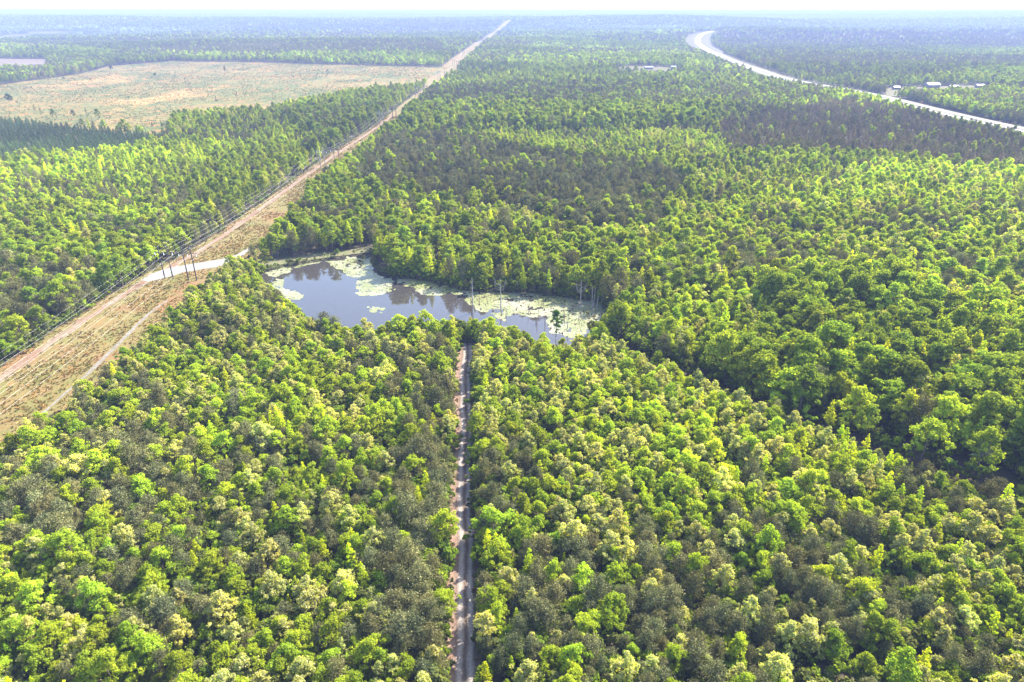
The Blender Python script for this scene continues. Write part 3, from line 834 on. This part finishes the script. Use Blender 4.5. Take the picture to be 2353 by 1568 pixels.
for gname, i in picks:
    K = KINDS[kind[i]]
    e = link(gname, None, loc=(X[i], Y[i], Z[i]))
    e.empty_display_size = .5
    e.rotation_euler = ROT[i]; e.scale = SCL[i]
    e['label'] = labels[i]; e['category'] = 'pine' if gname == 'pine_tree' else ('sapling' if gname == 'upright_tree' else 'tree')
    e['group'] = {'broadleaf_tree': 'rounded broadleaf trees of the near wood', 'pine_tree': 'pines of the near wood', 'upright_tree': 'pointed bright saplings of the near wood'}[gname]
    c = link('crown', K['crown'], e); c['tint'] = [float(v) for v in tint[i]]
    link('trunk', K['trunk'], e)
for nm, fams, lab, cat in (('broadleaf_forest', GROUPS['broadleaf_tree'], 'bright green broadleaf forest covering the land from the near wood to the horizon', 'forest'),
                      ('pine_forest', GROUPS['pine_tree'], 'dark grey-green pine stands spread through the forest up to the horizon', 'pine forest'),
                      ('sapling_thicket', GROUPS['upright_tree'], 'pointed lime-green young trees scattered through the forest canopy', 'thicket')):
    m = np.isin(fam, [famn.index(f) for f in fams]) & ~single
    instancer(nm, kinds_col, X[m], Y[m], Z[m], kind[m], ROT[m], SCL[m], tint[m], label=lab, category=cat)
print("trees", n, "single", single.sum())

# ---------------------------------------------------------------- low growth (uncountable)
def tuft_mesh(seed, nb, h, w, mat):
    rng = np.random.RandomState(seed); V = []; F = []
    for i in range(nb):
        a = rng.uniform(0, 2*math.pi); r = rng.uniform(0, w); x, y = r*math.cos(a), r*math.sin(a)
        l = rng.uniform(.6, 1) * h; d = np.array([math.cos(a), math.sin(a)]) * l * .5; s = .10
        b = len(V); V += [(x - s*math.sin(a), y + s*math.cos(a), 0), (x + s*math.sin(a), y - s*math.cos(a), 0), (x + d[0] + s*.3, y + d[1], l), (x + d[0] - s*.3, y + d[1] , l)]
        F.append([b, b+1, b+2, b+3])
    V = np.array(V); return mesh_np("tuft", V, np.array(F), [mat], attrs={'leaf': np.repeat(rng.rand(nb), 4), 'tip': np.zeros(nb * 4)})
low_col = bpy.data.collections.new("low_growth")
for i in range(3): low_col.objects.link(bpy.data.objects.new("low_%02d" % i, tuft_mesh(200 + i, 22, .6, .5, M['needle'])))
for i in range(2): low_col.objects.link(bpy.data.objects.new("low_%02d" % (3 + i), KINDS[idx['shrub'][i]]['joined']))
def scatter(name, count, test, box, kinds, smin, smax, tints, lift=0, **props):
    x = rs.uniform(box[0], box[1], count); y = rs.uniform(box[2], box[3], count)
    k = test(x, y); x, y = x[k], y[k]; m = len(x)
    s = rs.uniform(smin, smax, m)
    t = np.array(tints)[rs.randint(0, len(tints), m)] * np.exp(rs.normal(0, .2, (m, 1)))
    instancer(name, low_col, x, y, hills(x, y) + lift, rs.choice(kinds, m), np.c_[np.zeros((m, 2)), rs.uniform(0, 6.28, m)], np.c_[s, s, s], t, **props)
in_corr = lambda x, y: (x > edge_x(left_edge, y) - 1) & (x < edge_x(right_edge, y) + 2)
def patchy(x, y, s, lo): return fbm(x / s + 9, y / s + 4, 3) > lo
sandpoly = list(sl) + list(sr)[::-1]
def on_soil(x, y): return ~pip(x, y, sandpoly) & (pdist(x, y, edge_c, False) > 1.3) & (pdist(x, y, clay_c, False) > 1.8)
scatter('dry_grass', 60000, lambda x, y: in_corr(x, y) & (fbm(x / 14 + 9, y / 14 + 4, 3) + rs.uniform(-.25, .25, len(x)) > .5) & on_soil(x, y), (-195, -130, 150, 900), [0, 1, 2], .4, 1.0,
        [(.22, .17, .07), (.27, .16, .06), (.20, .15, .06), (.14, .14, .045)], label='tufts of dry tan and orange grass in the power line clearing', category='grass')
scatter('clearing_weeds', 5200, lambda x, y: in_corr(x, y) & (fbm(x / 22 + 9, y / 22, 3) + rs.uniform(-.2, .2, len(x)) > .55) & on_soil(x, y), (-195, -130, 330, 1100), [3, 4], .12, .32,
        [(.24, .13, .085), (.14, .15, .05), (.27, .15, .11)], label='low reddish brush in the power line clearing beyond the poles', category='brush')
scatter('field_brush', 120000, lambda x, y: pip(x, y, clearcut) & (fbm(x / 60 + 9, y / 60, 3) + rs.uniform(-.3, .3, len(x)) > .5), (-1500, -140, 660, 2100), [3, 4], .25, .62,
        [(.06, .09, .03), (.09, .08, .045), (.05, .075, .025), (.045, .05, .03)], lift=.5, label='low green regrowth and slash dotted over the cleared field', category='brush')
scatter('edge_brush', 9000, lambda x, y: ((np.abs(x - edge_x(left_edge, y) + 1.5) < 2.4) | (np.abs(x - edge_x(right_edge, y) - 2.5) < 2.2)) & ~pip(x, y, dam) & ~pip(x, y, pond) & (pdist(x, y, sand_c, False) > 6), (-200, -125, 150, 1100), [3, 4], .5, 1.25,
        [(.09, .15, .03), (.13, .19, .03), (.12, .12, .06)], label='green shrubs along the edges of the power line clearing', category='shrubs')
scatter('road_grass', 5000, lambda x, y: (pdist(x, y, track_c, False) > 2.2) & (pdist(x, y, track_c, False) < 4.4), (-28, 0, 70, 230), [0, 1, 2, 3], .3, .8,
        [(.12, .13, .04), (.16, .11, .05), (.08, .12, .03)], label='grass and weeds along both edges of the dirt road', category='grass')
def shore(x, y): d = pdist(x, y, pond); return ~pip(x, y, pond) & (d < 3.2) & ~pip(x, y, dam)
scatter('shore_brush', 26000, shore, (-150, 60, 245, 375), [0, 1, 2, 3, 4], .5, 1.2,
        [(.12, .16, .05), (.16, .15, .08), (.10, .14, .03)], lift=-.1, label='reeds and low shrubs round the shore of the pond', category='reeds')
scatter('undergrowth', 34000, lambda x, y: ~pip(x, y, dirt) & ~(pip(x, y, GAPS[0]) | pip(x, y, GAPS[1]) | pip(x, y, GAPS[2])) & ~pip(x, y, pond) & ~in_corr(x, y) & ~pip(x, y, dam) & (np.abs(x) < .8 * y + 40), (-260, 260, 66, 330), [3, 4], .9, 2.3,
        [(.12, .18, .02), (.16, .22, .02), (.11, .13, .04)], label='dark green undergrowth on the floor of the near wood', category='undergrowth')

# ---------------------------------------------------------------- lily pads
lily = [SV(C8(q)) for q in (
    [(715, 325), (700, 275), (780, 290), (900, 240), (990, 225), (1010, 262), (1100, 268), (1160, 225), (1240, 180), (1130, 330), (1180, 380), (1290, 470), (1400, 480), (1440, 520), (1395, 540), (1390, 600), (1290, 640), (1150, 670), (1060, 660), (1015, 620), (1030, 590), (1000, 570), (1015, 530), (1010, 460), (950, 450), (880, 425), (860, 390), (790, 365)],
    [(-60, 400), (0, 370), (120, 345), (280, 350), (240, 400), (120, 450), (0, 430)],
    [(280, 350), (420, 310), (640, 270), (640, 285), (430, 330), (300, 365)],
    [(90, 470), (170, 480), (205, 530), (190, 600), (330, 600), (420, 650), (390, 690), (200, 720), (60, 600)],
    [(1125, 800), (1180, 775), (1260, 768), (1315, 800), (1300, 835), (1200, 870), (1130, 870)],
    [(1440, 470), (1700, 480), (1950, 520), (2353, 600), (2400, 780), (2250, 740), (2205, 700), (2260, 660), (2100, 640), (2030, 640), (1950, 660), (1850, 670), (1720, 650), (1690, 600), (1640, 560), (1540, 555), (1450, 545)])]
marsh = SV(C7([(250, 400), (330, 340), (60, 330), (-40, 290), (0, 240), (600, 262), (1200, 255), (1500, 305), (1700, 370), (1900, 415), (2020, 480), (2000, 600), (1950, 680), (1800, 760), (1700, 860), (1500, 880), (1300, 800), (1290, 640), (1200, 610), (1050, 610), (880, 585), (820, 610), (740, 680), (640, 660), (600, 600), (520, 560), (420, 510), (400, 500), (280, 450)]))
holes = [SV(C7(q)) for q in ([(1095, 520), (1180, 470), (1240, 510), (1150, 530)], [(1400, 610), (1480, 580), (1530, 600), (1470, 620)], [(500, 565), (620, 530), (700, 540), (690, 570), (550, 595)], [(720, 400), (870, 385), (860, 415), (740, 425)], [(930, 345), (1000, 335), (1000, 358), (935, 360)], [(1170, 330), (1270, 330), (1290, 360), (1200, 350)])]
def pads():
    x = rs.uniform(-140, 60, 260000); y = rs.uniform(250, 375, 260000)
    k = np.zeros(len(x), bool)
    wx = x + (fbm(x / 5, y / 5, 3) - .5) * 5; wy = y + (fbm(x / 5 + 40, y / 5, 3) - .5) * 8
    for q in lily + [marsh]: k |= pip(wx, wy, q)
    for q in holes: k &= ~pip(wx, wy, q)
    k &= (fbm(x / 2.2 + 5, y / 3.0, 4) > np.where(pip(x, y, marsh), .30, .36)) & (fbm(x / .9 + 15, y / .9, 2) > .22)
    k &= pip(x, y, grow)
    x, y = x[k], y[k]; m = min(len(x), 75000); x, y = x[:m], y[:m]
    r = rs.uniform(.16, .42, m); a0 = rs.uniform(0, 6.28, m)
    ang = a0[:, None] + np.array([0, 1.05, 2.09, 3.14, 4.19, 5.24])[None]
    tl = rs.normal(0, .03, (m, 2))
    vx = r[:, None] * np.cos(ang); vy = r[:, None] * np.sin(ang)
    z = -.385 + rs.uniform(0, .03, m)[:, None] + vx * tl[:, :1] + vy * tl[:, 1:]
    V = np.stack([x[:, None] + vx, y[:, None] + vy, z], -1).reshape(-1, 3)
    F = np.arange(m * 6).reshape(-1, 6)
    me = mesh_np("lily_pads", V, F, [M['pad']], attrs={'leaf': np.repeat(rs.rand(m), 6)})
    link("lily_pads", me, kind='stuff', label='pale yellow-green lily pads floating on the pond and the marsh', category='lily pads')
    print('pads', m)
pads()

# ---------------------------------------------------------------- marsh: snags, logs, stumps
def hfrom(basep, topp):
    x, y = survey(*basep); lo, hi = 0, 30
    for _ in range(25):
        m = (lo + hi) / 2
        if project(x, y, m)[1] > topp[1]: lo = m
        else: hi = m
    return x, y, (lo + hi) / 2
snags = [((705, 545), (690, 140), 2, "tallest bleached dead tree in the marsh with a forked, upswept top"),
 ((340, 560), (328, 260), 0, "shorter of two close bare poles at the open water's right end"),
 ((357, 570), (347, 135), 1, "taller of two close bare poles at the open water's right end"),
 ((1680, 520), (1695, 160), 2, "dead tree with a forked top at the right end of the marsh"),
 ((1745, 430), (1745, 320), 0, "short grey snag against the dark far bank of the marsh"),
 ((1828, 520), (1825, 235), 1, "left of two thin dead trunks close together at the marsh's right end"),
 ((1845, 500), (1870, 240), 1, "right of two thin dead trunks close together at the marsh's right end"),
 ((1885, 545), (1905, 330), 1, "leaning dead trunk nearest the right bank of the marsh"),
 ((1790, 630), (1792, 470), 0, "dark snag standing clear beside the shrubs at the marsh's right end"),
 ((1520, 760), (1540, 590), 1, "dark leaning snag near the front bank behind the lone leafy tree"),
 ((1484, 690), (1487, 530), 0, "slim snag just left of the dark leaning one near the front bank"),
 ((1247, 710), (1245, 600), 0, "short dark post-like snag right of the small open pool"),
 ((1147, 710), (1150, 600), 0, "short snag standing in the small open pool"),
 ((1135, 700), (1137, 640), 0, "very short stub beside the snag in the small open pool"),
 ((767, 625), (767, 510), 0, "low snag just right of the tallest dead tree"),
 ((1690, 620), (1688, 410), 1, "thin dead stem in front of the forked dead tree on the right"),
 ((1175, 460), (1150, 350), 1, "leaning bare stem in the middle of the lily marsh"),
 ((1940, 640), (1940, 560), 0, "low snag among the shrubs at the marsh's far right")]
for i, (b, t, br, lab) in enumerate(snags):
    bp, tp = C7([b])[0], C7([t])[0]
    x, y, h = hfrom(bp, tp)
    bx2, by2 = survey(tp[0], tp[1], h)
    mb = MB(); lx = (bx2 - x) * .9; rr = .10 + .008 * h
    mb.tube([(0, 0, -.6), (lx*.3, 0, h*.33), (lx*.6, .1, h*.66), (lx, 0, h)], [rr*1.3, rr, rr*.75, rr*.35], 7)
    root = link('dead_tree', None, loc=(x, y, -.4), label=lab, category='dead tree', group='dead trees standing in the marsh')
    stem = mb.build('trunk', M['dead'] if br else M['darkwood'], root)
    rng = random.Random(i)
    for k in range(3 + 3 * br if br else 2):
        z = h * rng.uniform(.55, .85) if br == 2 else h * rng.uniform(.4, .9); a = rng.uniform(0, 6.28)
        if br == 2: a = (0.2 if k % 2 else 3.0) + rng.uniform(-.6, .6)
        L = h * (.22 if br == 2 else .08); ox = lx * z / h
        q = MB().tube([(ox, 0, z), (ox + math.cos(a)*L*.6, math.sin(a)*L*.4, z + L*.25), (ox + math.cos(a)*L*.8, math.sin(a)*L*.5, z + L*.95)], [rr*.45, rr*.3, rr*.1], 5)
        q.build('branch', M['dead'] if br else M['darkwood'], stem)
thin = []
q = np.random.RandomState(12)
while len(thin) < 26:
    tx, ty = q.uniform(-15, 55), q.uniform(262, 312)
    if pip(np.array([tx]), np.array([ty]), marsh)[0]: thin.append((tx, ty))
thin.sort(key=lambda p: p[0] / p[1])
for i, (tx, ty) in enumerate(thin):
    h = q.uniform(1.6, 5.5); lx = q.uniform(-.12, .12) * h
    MB().tube([(0, 0, -.5), (lx * .5, 0, h * .5), (lx, 0, h)], [.13, .10, .05], 6).build('snag', M['darkwood'], None, (tx, ty, -.4), label='%s thin bare snag from the left standing in the lily marsh' % ordinal(i + 1), category='snag', group='thin snags in the lily marsh')
logs = [((410, 400), (610, 340), .35), ((580, 440), (680, 395), .3), ((975, 450), (1025, 425), .3), ((770, 440), (875, 400), .5), ((1190, 465), (1280, 485), .2), ((1305, 495), (1350, 490), .3), ((900, 585), (945, 560), .3),
        ((1060, 580), (1140, 582), .25), ((1600, 700), (1670, 708), .3), ((1480, 530), (1620, 553), .2), ((1340, 560), (1370, 590), .25), ((930, 605), (1045, 607), .2), ((1110, 635), (1220, 633), .2), ((620, 492), (685, 495), .25), ((880, 508), (925, 510), .25), ((1300, 425), (1350, 440), .3)]
LOGL = ["longest fallen log lying across the left part of the marsh", "slanting log just right of the longest log", "short log floating in the middle of the pads", "thick dark log beside the dark open patch", "thin log running right from the small pool", "stubby log at the end of the thin middle log", "short log left of the open pool", "straight log above the open pool", "log lying near the front right bank", "long thin log pointing at the right-hand dead trees", "small log slanting down near the marsh centre", "straight log lying along the open pool's upper edge", "log lying across the open pool's right end", "small level log left of the centre of the marsh", "short level log right of the forked dead tree", "small log below the upper dark patch"]
for (a, b, r), lab in zip(logs, LOGL):
    a, b = survey(*C7([a])[0]), survey(*C7([b])[0])
    cx, cy = (a[0]+b[0])/2, (a[1]+b[1])/2; rr = r * .6
    mb = MB().tube([(a[0]-cx, a[1]-cy, .0), (.1, .1, .08), (b[0]-cx, b[1]-cy, .04)], [rr, rr*.85, rr*.5], 7)
    d = Vector((b[0]-a[0], b[1]-a[1], 0)) * .12
    mb.tube([(.1, .1, .05), (.1 - d.y, .1 + d.x, .5)], [rr*.35, rr*.12], 4)
    mb.build('log', M['darkwood'], None, (cx, cy, -.36), label=lab, category='log', group='fallen logs in the marsh')
# little stumps and sedge tussocks among the pads
rng = np.random.RandomState(5); placed = []
for t in range(4000):
    if len(placed) >= 60: break
    x, y = rng.uniform(-20, 55), rng.uniform(255, 315)
    if not pip(np.array([x]), np.array([y]), marsh)[0] or any(math.hypot(x-a, y-b) < 3 for a, b in placed): continue
    placed.append((x, y))
stump_me = []
for s_ in range(4):
    mb = MB(); q = np.random.RandomState(300 + s_)
    mb.tube([(0, 0, -.3), (0, 0, .2), (.05, 0, .75)], [.45, .33, .2], 8)
    for k in range(5):
        a = k * 1.256 + q.rand(); mb.tube([(0, 0, .1), (math.cos(a)*.9, math.sin(a)*.9, -.1)], [.16, .05], 4)
    stump_me.append(mb.mesh('stump', M['darkwood']))
rows_ = {}
for p in placed: rows_.setdefault(min(3, int((p[1] - 255) / 15)), []).append(p)
stump_lab = {}
for rk, L in rows_.items():
    for k, p in enumerate(sorted(L)): stump_lab[p] = '%s dark stump from the left among the lily pads, %s row' % (ordinal(k + 1), ['front', 'second', 'third', 'rear'][rk])
for i, (x, y) in enumerate(placed):
    link('stump', stump_me[i % 4], loc=(x, y, -.4), label=stump_lab[(x, y)], category='stump', group='stumps among the lily pads').scale = (1, 1, .6 + .6 * rng.rand())

def lone_tree(name, kindtag, var, p, h, tintv, label, cat, zbase=None, group=None, w=1.0):
    K = KINDS[idx[kindtag][var % len(idx[kindtag])]]
    H0 = {'broadleaf': 8.5, 'flowering': 8.2, 'upright': 9.5, 'pine': 10, 'spreading': 14, 'plantation': 8, 'thin_pine': 13, 'sparse': 10, 'tall': 14, 'shrub': 2.4}[kindtag]
    x, y = p; s = h / H0
    e = link(name, None, loc=(x, y, float(hills(x, y)) if zbase is None else zbase), label=label, category=cat)
    if group: e['group'] = group
    e.scale = (s*w, s*w, s); e.rotation_euler = (0, 0, random.uniform(0, 6))
    c = link('crown', K['crown'], e); c['tint'] = list(tintv); link('trunk', K['trunk'], e)
lone_tree('round_bush', 'broadleaf', 1, survey(*C8([(795, 232)])[0]), 4.2, (.13, .20, .03), 'small round green bush standing alone on the dam by the pond', 'bush')
lone_tree('swamp_tree', 'tall', 1, survey(*C7([(1380, 880)])[0]), 12, (.05, .11, .02), 'dark leafy tree rising alone before the marsh, taller than the trees round it', 'tree', w=.8)
lone_tree('leafy_swamp_sapling', 'upright', 1, survey(*C7([(1470, 310)])[0]), 9, (.16, .24, .03), 'pale slender tree leaning out of the far bank over the marsh', 'sapling')
lone_tree('marsh_shrub', 'shrub', 0, survey(*C7([(1760, 620)])[0]), 2.4, (.17, .17, .07), 'olive shrub at the right end of the marsh', 'shrub')
lone_tree('marsh_shrub', 'shrub', 1, survey(*C7([(1850, 660)])[0]), 2.0, (.15, .14, .08), 'low brownish shrub right of the olive one in the marsh', 'shrub', w=1.4)
lone_tree('pale_pine', 'thin_pine', 0, survey(2240, 1100), 13, (.16, .18, .10), 'pale lone pine with a bare trunk before the dark gap on the right', 'pine', w=1.4)
lone_tree('great_oak', 'spreading', 0, survey(2190, 880, 0), 15, (.105, .125, .03), 'broad olive dome-shaped oak rising over the trees near the right edge', 'tree', w=1.25)
# pines with bare trunks along the west edge of the power line clearing
for i, (px, py) in enumerate([(6, 832), (33, 800), (110, 768), (170, 715), (186, 700), (100, 772), (146, 728)]):
    x, y = survey(px, py); w_ = ['standing furthest left', 'second from the left', 'with the stoutest trunk', 'beside another near the bend', 'closest to the poles', 'with a slim crown', 'midway along the edge'][i]
    lone_tree('edge_pine', 'thin_pine', i, (x - 1, y), 10.5 + (i % 3), (.095, .105, .055), 'bare-trunked pine at the clearing\'s west edge, ' + w_, 'pine', group='bare-trunked pines on the clearing edge', w=1.5)
# lone trees in the cleared field
FT = [((22, 238), 'spreading', 13, (.05, .08, .03), 'broad dark tree standing alone at the left of the cleared field'),
      ((83, 263), 'sparse', 12, (.09, .11, .05), 'thin grey-green tree, leftmost of the row above the young pines'),
      ((97, 272), 'sparse', 13, (.09, .10, .06), 'tall thin tree second in the row above the young pines'),
      ((125, 274), 'tall', 12, (.08, .13, .03), 'green tree third in the row above the young pines'),
      ((133, 276), 'sparse', 9, (.09, .13, .04), 'small thin tree beside the third tree of the row'),
      ((171, 274), 'tall', 11, (.06, .10, .03), 'dark narrow tree in the middle of the row above the young pines'),
      ((202, 276), 'sparse', 13, (.08, .10, .05), 'spindly tree just left of the leafy round one'),
      ((227, 276), 'tall', 13, (.09, .15, .03), 'leafy round tree at the right end of the row'),
      ((256, 164), 'spreading', 12, (.035, .055, .02), 'dark round tree beside the pale bare patch at the field\'s far edge'),
      ((358, 178), 'spreading', 9, (.07, .14, .02), 'bright green clump of trees in the middle of the cleared field'),
      ((477, 148), 'sparse', 20, (.07, .11, .04), 'tall pale tree at the far edge of the cleared field'),
      ((519, 177), 'thin_pine', 22, (.09, .10, .05), 'leaning thin pine alone on the rise in the field'),
      ((373, 295), 'upright', 9, (.09, .15, .03), 'slim upright tree at the lower end of the cleared field'),
      ((479, 222), 'upright', 7, (.09, .14, .03), 'small slim tree near the wood edge in the field'),
      ((497, 235), 'upright', 8, (.07, .12, .04), 'dark slim tree next to the wood edge in the field'),
      ((296, 228), 'shrub', 4, (.07, .13, .02), 'small green bush in the centre left of the field'),
      ((147, 183), 'shrub', 5, (.07, .14, .02), 'bright bush near the field track'),
      ((752, 166), 'shrub', 5, (.06, .09, .03), 'dark bush at the far right of the field')]
def unblock(px, py):
    py = min(py, 9999); x, y = survey(px * 1.0, py); return x, y
for i, ((px, py), kt, h, tv, lab) in enumerate(FT):
    # surveyed at the foot of each tree
    lone_tree('field_tree' if kt != 'shrub' else 'field_bush', kt, i, unblock(px, py), h, tv, lab, 'tree' if kt != 'shrub' else 'bush', group='trees left standing in the cleared field')
bush_spots = [(random.uniform(-1100, -190), random.uniform(830, 1750)) for _ in range(30)]
bush_spots.sort(key=lambda p: p[0] / p[1])
for i, (x, y) in enumerate(bush_spots):
    if not pip(np.array([x]), np.array([y]), clearcut)[0]: continue
    lone_tree('field_bush', 'shrub', i, (x, y), random.uniform(2, 4.5), (.07, .12, .025), '%s small dark bush from the left out in the cleared field' % ordinal(i + 1), 'bush', group='small bushes scattered over the cleared field')

# ---------------------------------------------------------------- power line
fr_L = [(-181, 52), (-170.6, 319.2), (-160.2, 585.2), (-151.2, 823.2), (-147.5, 1120), (-142.8, 1429.5), (-138, 1740), (-135, 2060)]
fr_R = [(-166.5, 50), (-157.8, 316.8), (-149.6, 592), (-141.5, 858), (-135, 1130), (-128.5, 1410), (-125.5, 1700), (-122, 2065)]
HP = 16.4
def frame(x, y, dirx, mat, lab, i):
    z0 = float(hills(x, y))
    root = link('pylon', None, loc=(x, y, z0), label=lab, category='pylon', group='wooden two-pole pylons of the power line')
    root.rotation_euler = (0, 0, -dirx)
    big = 1.0 if y < 700 else 1.35
    for s in (-1, 1):
        MB().tube([(s*2.05, 0, -.5), (s*2.05, 0, HP*.5), (s*2.05, 0, HP)], [.31*big, .27*big, .22*big], 8).build('pole', mat, root)
    arm = MB().box((0, .26, HP - 2.7), (9.4, .2*big, .26*big)).build('crossarm', mat, root)
    for s in (-1, 1):
        MB().box((s*2.05, 0, HP + .25), (.12, .12, .5)).build('shield_wire_peak', M['steel'], root)
    for s in (-1, 0, 1):
        mb = MB()
        mb.tube([(s*4.35, .26, HP - 2.85), (s*4.35, .26, HP - 4.15)], [.05, .05], 6)
        for k in range(6): mb.tube([(s*4.35, .26, HP - 2.98 - k*.19), (s*4.35, .26, HP - 3.09 - k*.19)], [.17, .12], 8)
        mb.build('insulator', M['insul'], arm)
for nm, fr, matn in (('left', fr_L, 'polegrey'), ('right', fr_R, 'pole')):
    for i, (x, y) in enumerate(fr):
        a, b = fr[max(0, i-1)], fr[min(len(fr)-1, i+1)]
        ang = math.atan2(b[0]-a[0], b[1]-a[1])
        mat = M['pole'] if (i == 1 or nm == 'right') else M['polegrey']
        lab = "%s wooden pylon in the %s-hand row, %s from the viewer" % ('dark' if mat == M['pole'] else 'grey', nm, ['nearest, beside the wood', 'standing by the sandy road, second', 'third', 'fourth', 'fifth', 'sixth', 'seventh', 'farthest'][i])
        if i == 1: lab = "dark two-pole pylon on the %s by the white sandy road" % nm
        frame(x, y, ang, mat, lab, i)
    wires = [(-4.35, HP - 4.2, 'left conductor'), (0, HP - 4.2, 'middle conductor'), (4.35, HP - 4.2, 'right conductor'), (-2.05, HP + .5, 'left shield wire'), (2.05, HP + .5, 'right shield wire')]
    for off, z, wn_ in wires:
        mb = MB(); pts = []; rad = []
        for i in range(len(fr) - 1):
            (x1, y1), (x2, y2) = fr[i], fr[i+1]
            ang = math.atan2(x2-x1, y2-y1); za = float(hills(x1, y1)); zb = float(hills(x2, y2))
            K_ = 14
            for k in range(K_ + (i == len(fr) - 2)):
                t = k / K_; x = x1 + (x2-x1)*t + off*math.cos(ang); y = y1 + (y2-y1)*t - off*math.sin(ang)
                pts.append((x, y, za*(1-t) + zb*t + z - 4*4.2*t*(1-t) * (1 if z < HP else .8))); rad.append(.015 if z < HP else .009)
        mb.tube(pts, rad, 4).build('power_wire', M['wire'], None, None, label="%s of the %s-hand power line sagging between the pylons" % (wn_, nm), category='power line wire', group='wires of the power line')

# ---------------------------------------------------------------- houses, signs, mast
def house(name, p, w, d, h, rz, label, cat='house'):
    x, y = p; z = float(hills(x, y)) + 1.2
    w, d, h = w * .72, d * .72, h * .8
    root = link(name, None, loc=(x, y, z), label=label, category=cat); root.rotation_euler = (0, 0, rz)
    MB().box((0, 0, h/2), (w, d, h)).build('wall', M['wallw'], root)
    rh = d * .28; o_ = .5
    A = [(-w/2-o_, -d/2-o_, h), (w/2+o_, -d/2-o_, h), (w/2+o_, d/2+o_, h), (-w/2-o_, d/2+o_, h), (-w/2-o_, 0, h+rh), (w/2+o_, 0, h+rh)]
    mb = MB(); mb.poly([A[0], A[1], A[5], A[4]]); mb.poly([A[2], A[3], A[4], A[5]]); mb.poly([A[3], A[0], A[4]]); mb.poly([A[1], A[2], A[5]]); mb.poly([A[3], A[2], A[1], A[0]])
    mb.build('roof', M['roofw'], root)
    MB().box((0, -d/2 - .03, 1.05), (1.0, .08, 2.1)).build('door', M['darkwood'], root)
    for s in (-.33, -.16, .16, .33):
        MB().box((w*s, -d/2 - .03, 1.7), (1.4, .08, 1.2)).build('window', M['glass'], root)
house('farmhouse', survey(1490, 160.5), 26, 12, 5, .1, 'white-roofed long house at the edge of the far meadow beyond the wood')
house('farmhouse', survey(1547, 160.5), 16, 12, 6, -.1, 'smaller white house right of the long one beyond the far meadow')
house('farm_shed', survey(1552, 164), 14, 8, 4, .2, 'low shed before the smaller white house', 'shed')
house('warehouse', survey(2140, 203), 30, 16, 6, .15, 'pale warehouse with a broad roof beside the highway yard', 'warehouse')
house('roadside_house', survey(2058, 207), 14, 9, 4, .1, 'small pale building left of the warehouse behind the highway trees', 'building')
house('roadside_shed', survey(2190, 205), 20, 9, 4, .1, 'long low building just right of the warehouse', 'building')
house('roadside_store', survey(2250, 203), 18, 10, 4, .1, 'low pale building at the right end of the yard', 'building')
house('farm_shed', survey(121, 153), 12, 7, 4, .2, 'little white shed at the corner of the hay field far left', 'shed')
house('plant_building', survey(1830, 54), 70, 30, 8, .1, 'large white building far off among the wooded hills', 'building')
house('hunting_shed', survey(930, 554, 6), 5, 3.5, 2.6, .3, 'small white roof showing between the trees above the pond', 'shed')
def sign(p, lab):
    x, y = p; z = float(hills(x, y)) + 2
    root = link('road_sign', None, loc=(x, y, z), label=lab, category='road sign', group='orange road work signs')
    MB().tube([(0, 0, 0), (0, 0, 3)], .06, 6).build('post', M['steel'], root)
    mb = MB(); s = 1.4
    mb.v += [(0, -.03, 3-s), (s, -.03, 3), (0, -.03, 3+s), (-s, -.03, 3), (0, .03, 3-s), (s, .03, 3), (0, .03, 3+s), (-s, .03, 3)]
    mb.f += [[0, 1, 2, 3], [7, 6, 5, 4], [0, 4, 5, 1], [1, 5, 6, 2], [2, 6, 7, 3], [3, 7, 4, 0]]
    mb.build('sign_board', M['orange'], root)
sign(survey(2117, 243), 'orange diamond road sign beside the highway near its right end')
sign(survey(1944, 204), 'orange diamond road sign beside the highway farther back')
x, y = survey(1298, 44)
root = link('radio_mast', None, loc=(x, y, float(hills(x, y))), label='faint thin radio mast rising above the far wooded ridge', category='mast')
MB().tube([(0, 0, 0), (0, 0, 90)], [1.2, .8], 4).build('mast', M['steel'], root)
for k in range(3):
    a = k * 2.094; MB().tube([(0, 0, 75), (math.cos(a)*40, math.sin(a)*40, 0)], .15, 3).build('guy_wire', M['steel'], root)

# ---------------------------------------------------------------- haze
me = bpy.data.meshes.new("haze")
mb = MB().box((0, 20500, 62), (110000, 64000, 160)); me.from_pydata(mb.v, [], mb.f)
hm, nt, out = new_mat("haze")
vol = nt.nodes.new("ShaderNodeVolumePrincipled")
vol.inputs["Color"].default_value = (0.265, 0.33, 0.60, 1)
vol.inputs["Density"].default_value = 0.00015
vol.inputs["Anisotropy"].default_value = 0.0
nt.links.new(vol.outputs[0], out.inputs["Volume"])
me.materials.append(hm)
link("haze", me, kind='stuff', label='pale blue haze that veils the distant forest', category='haze')
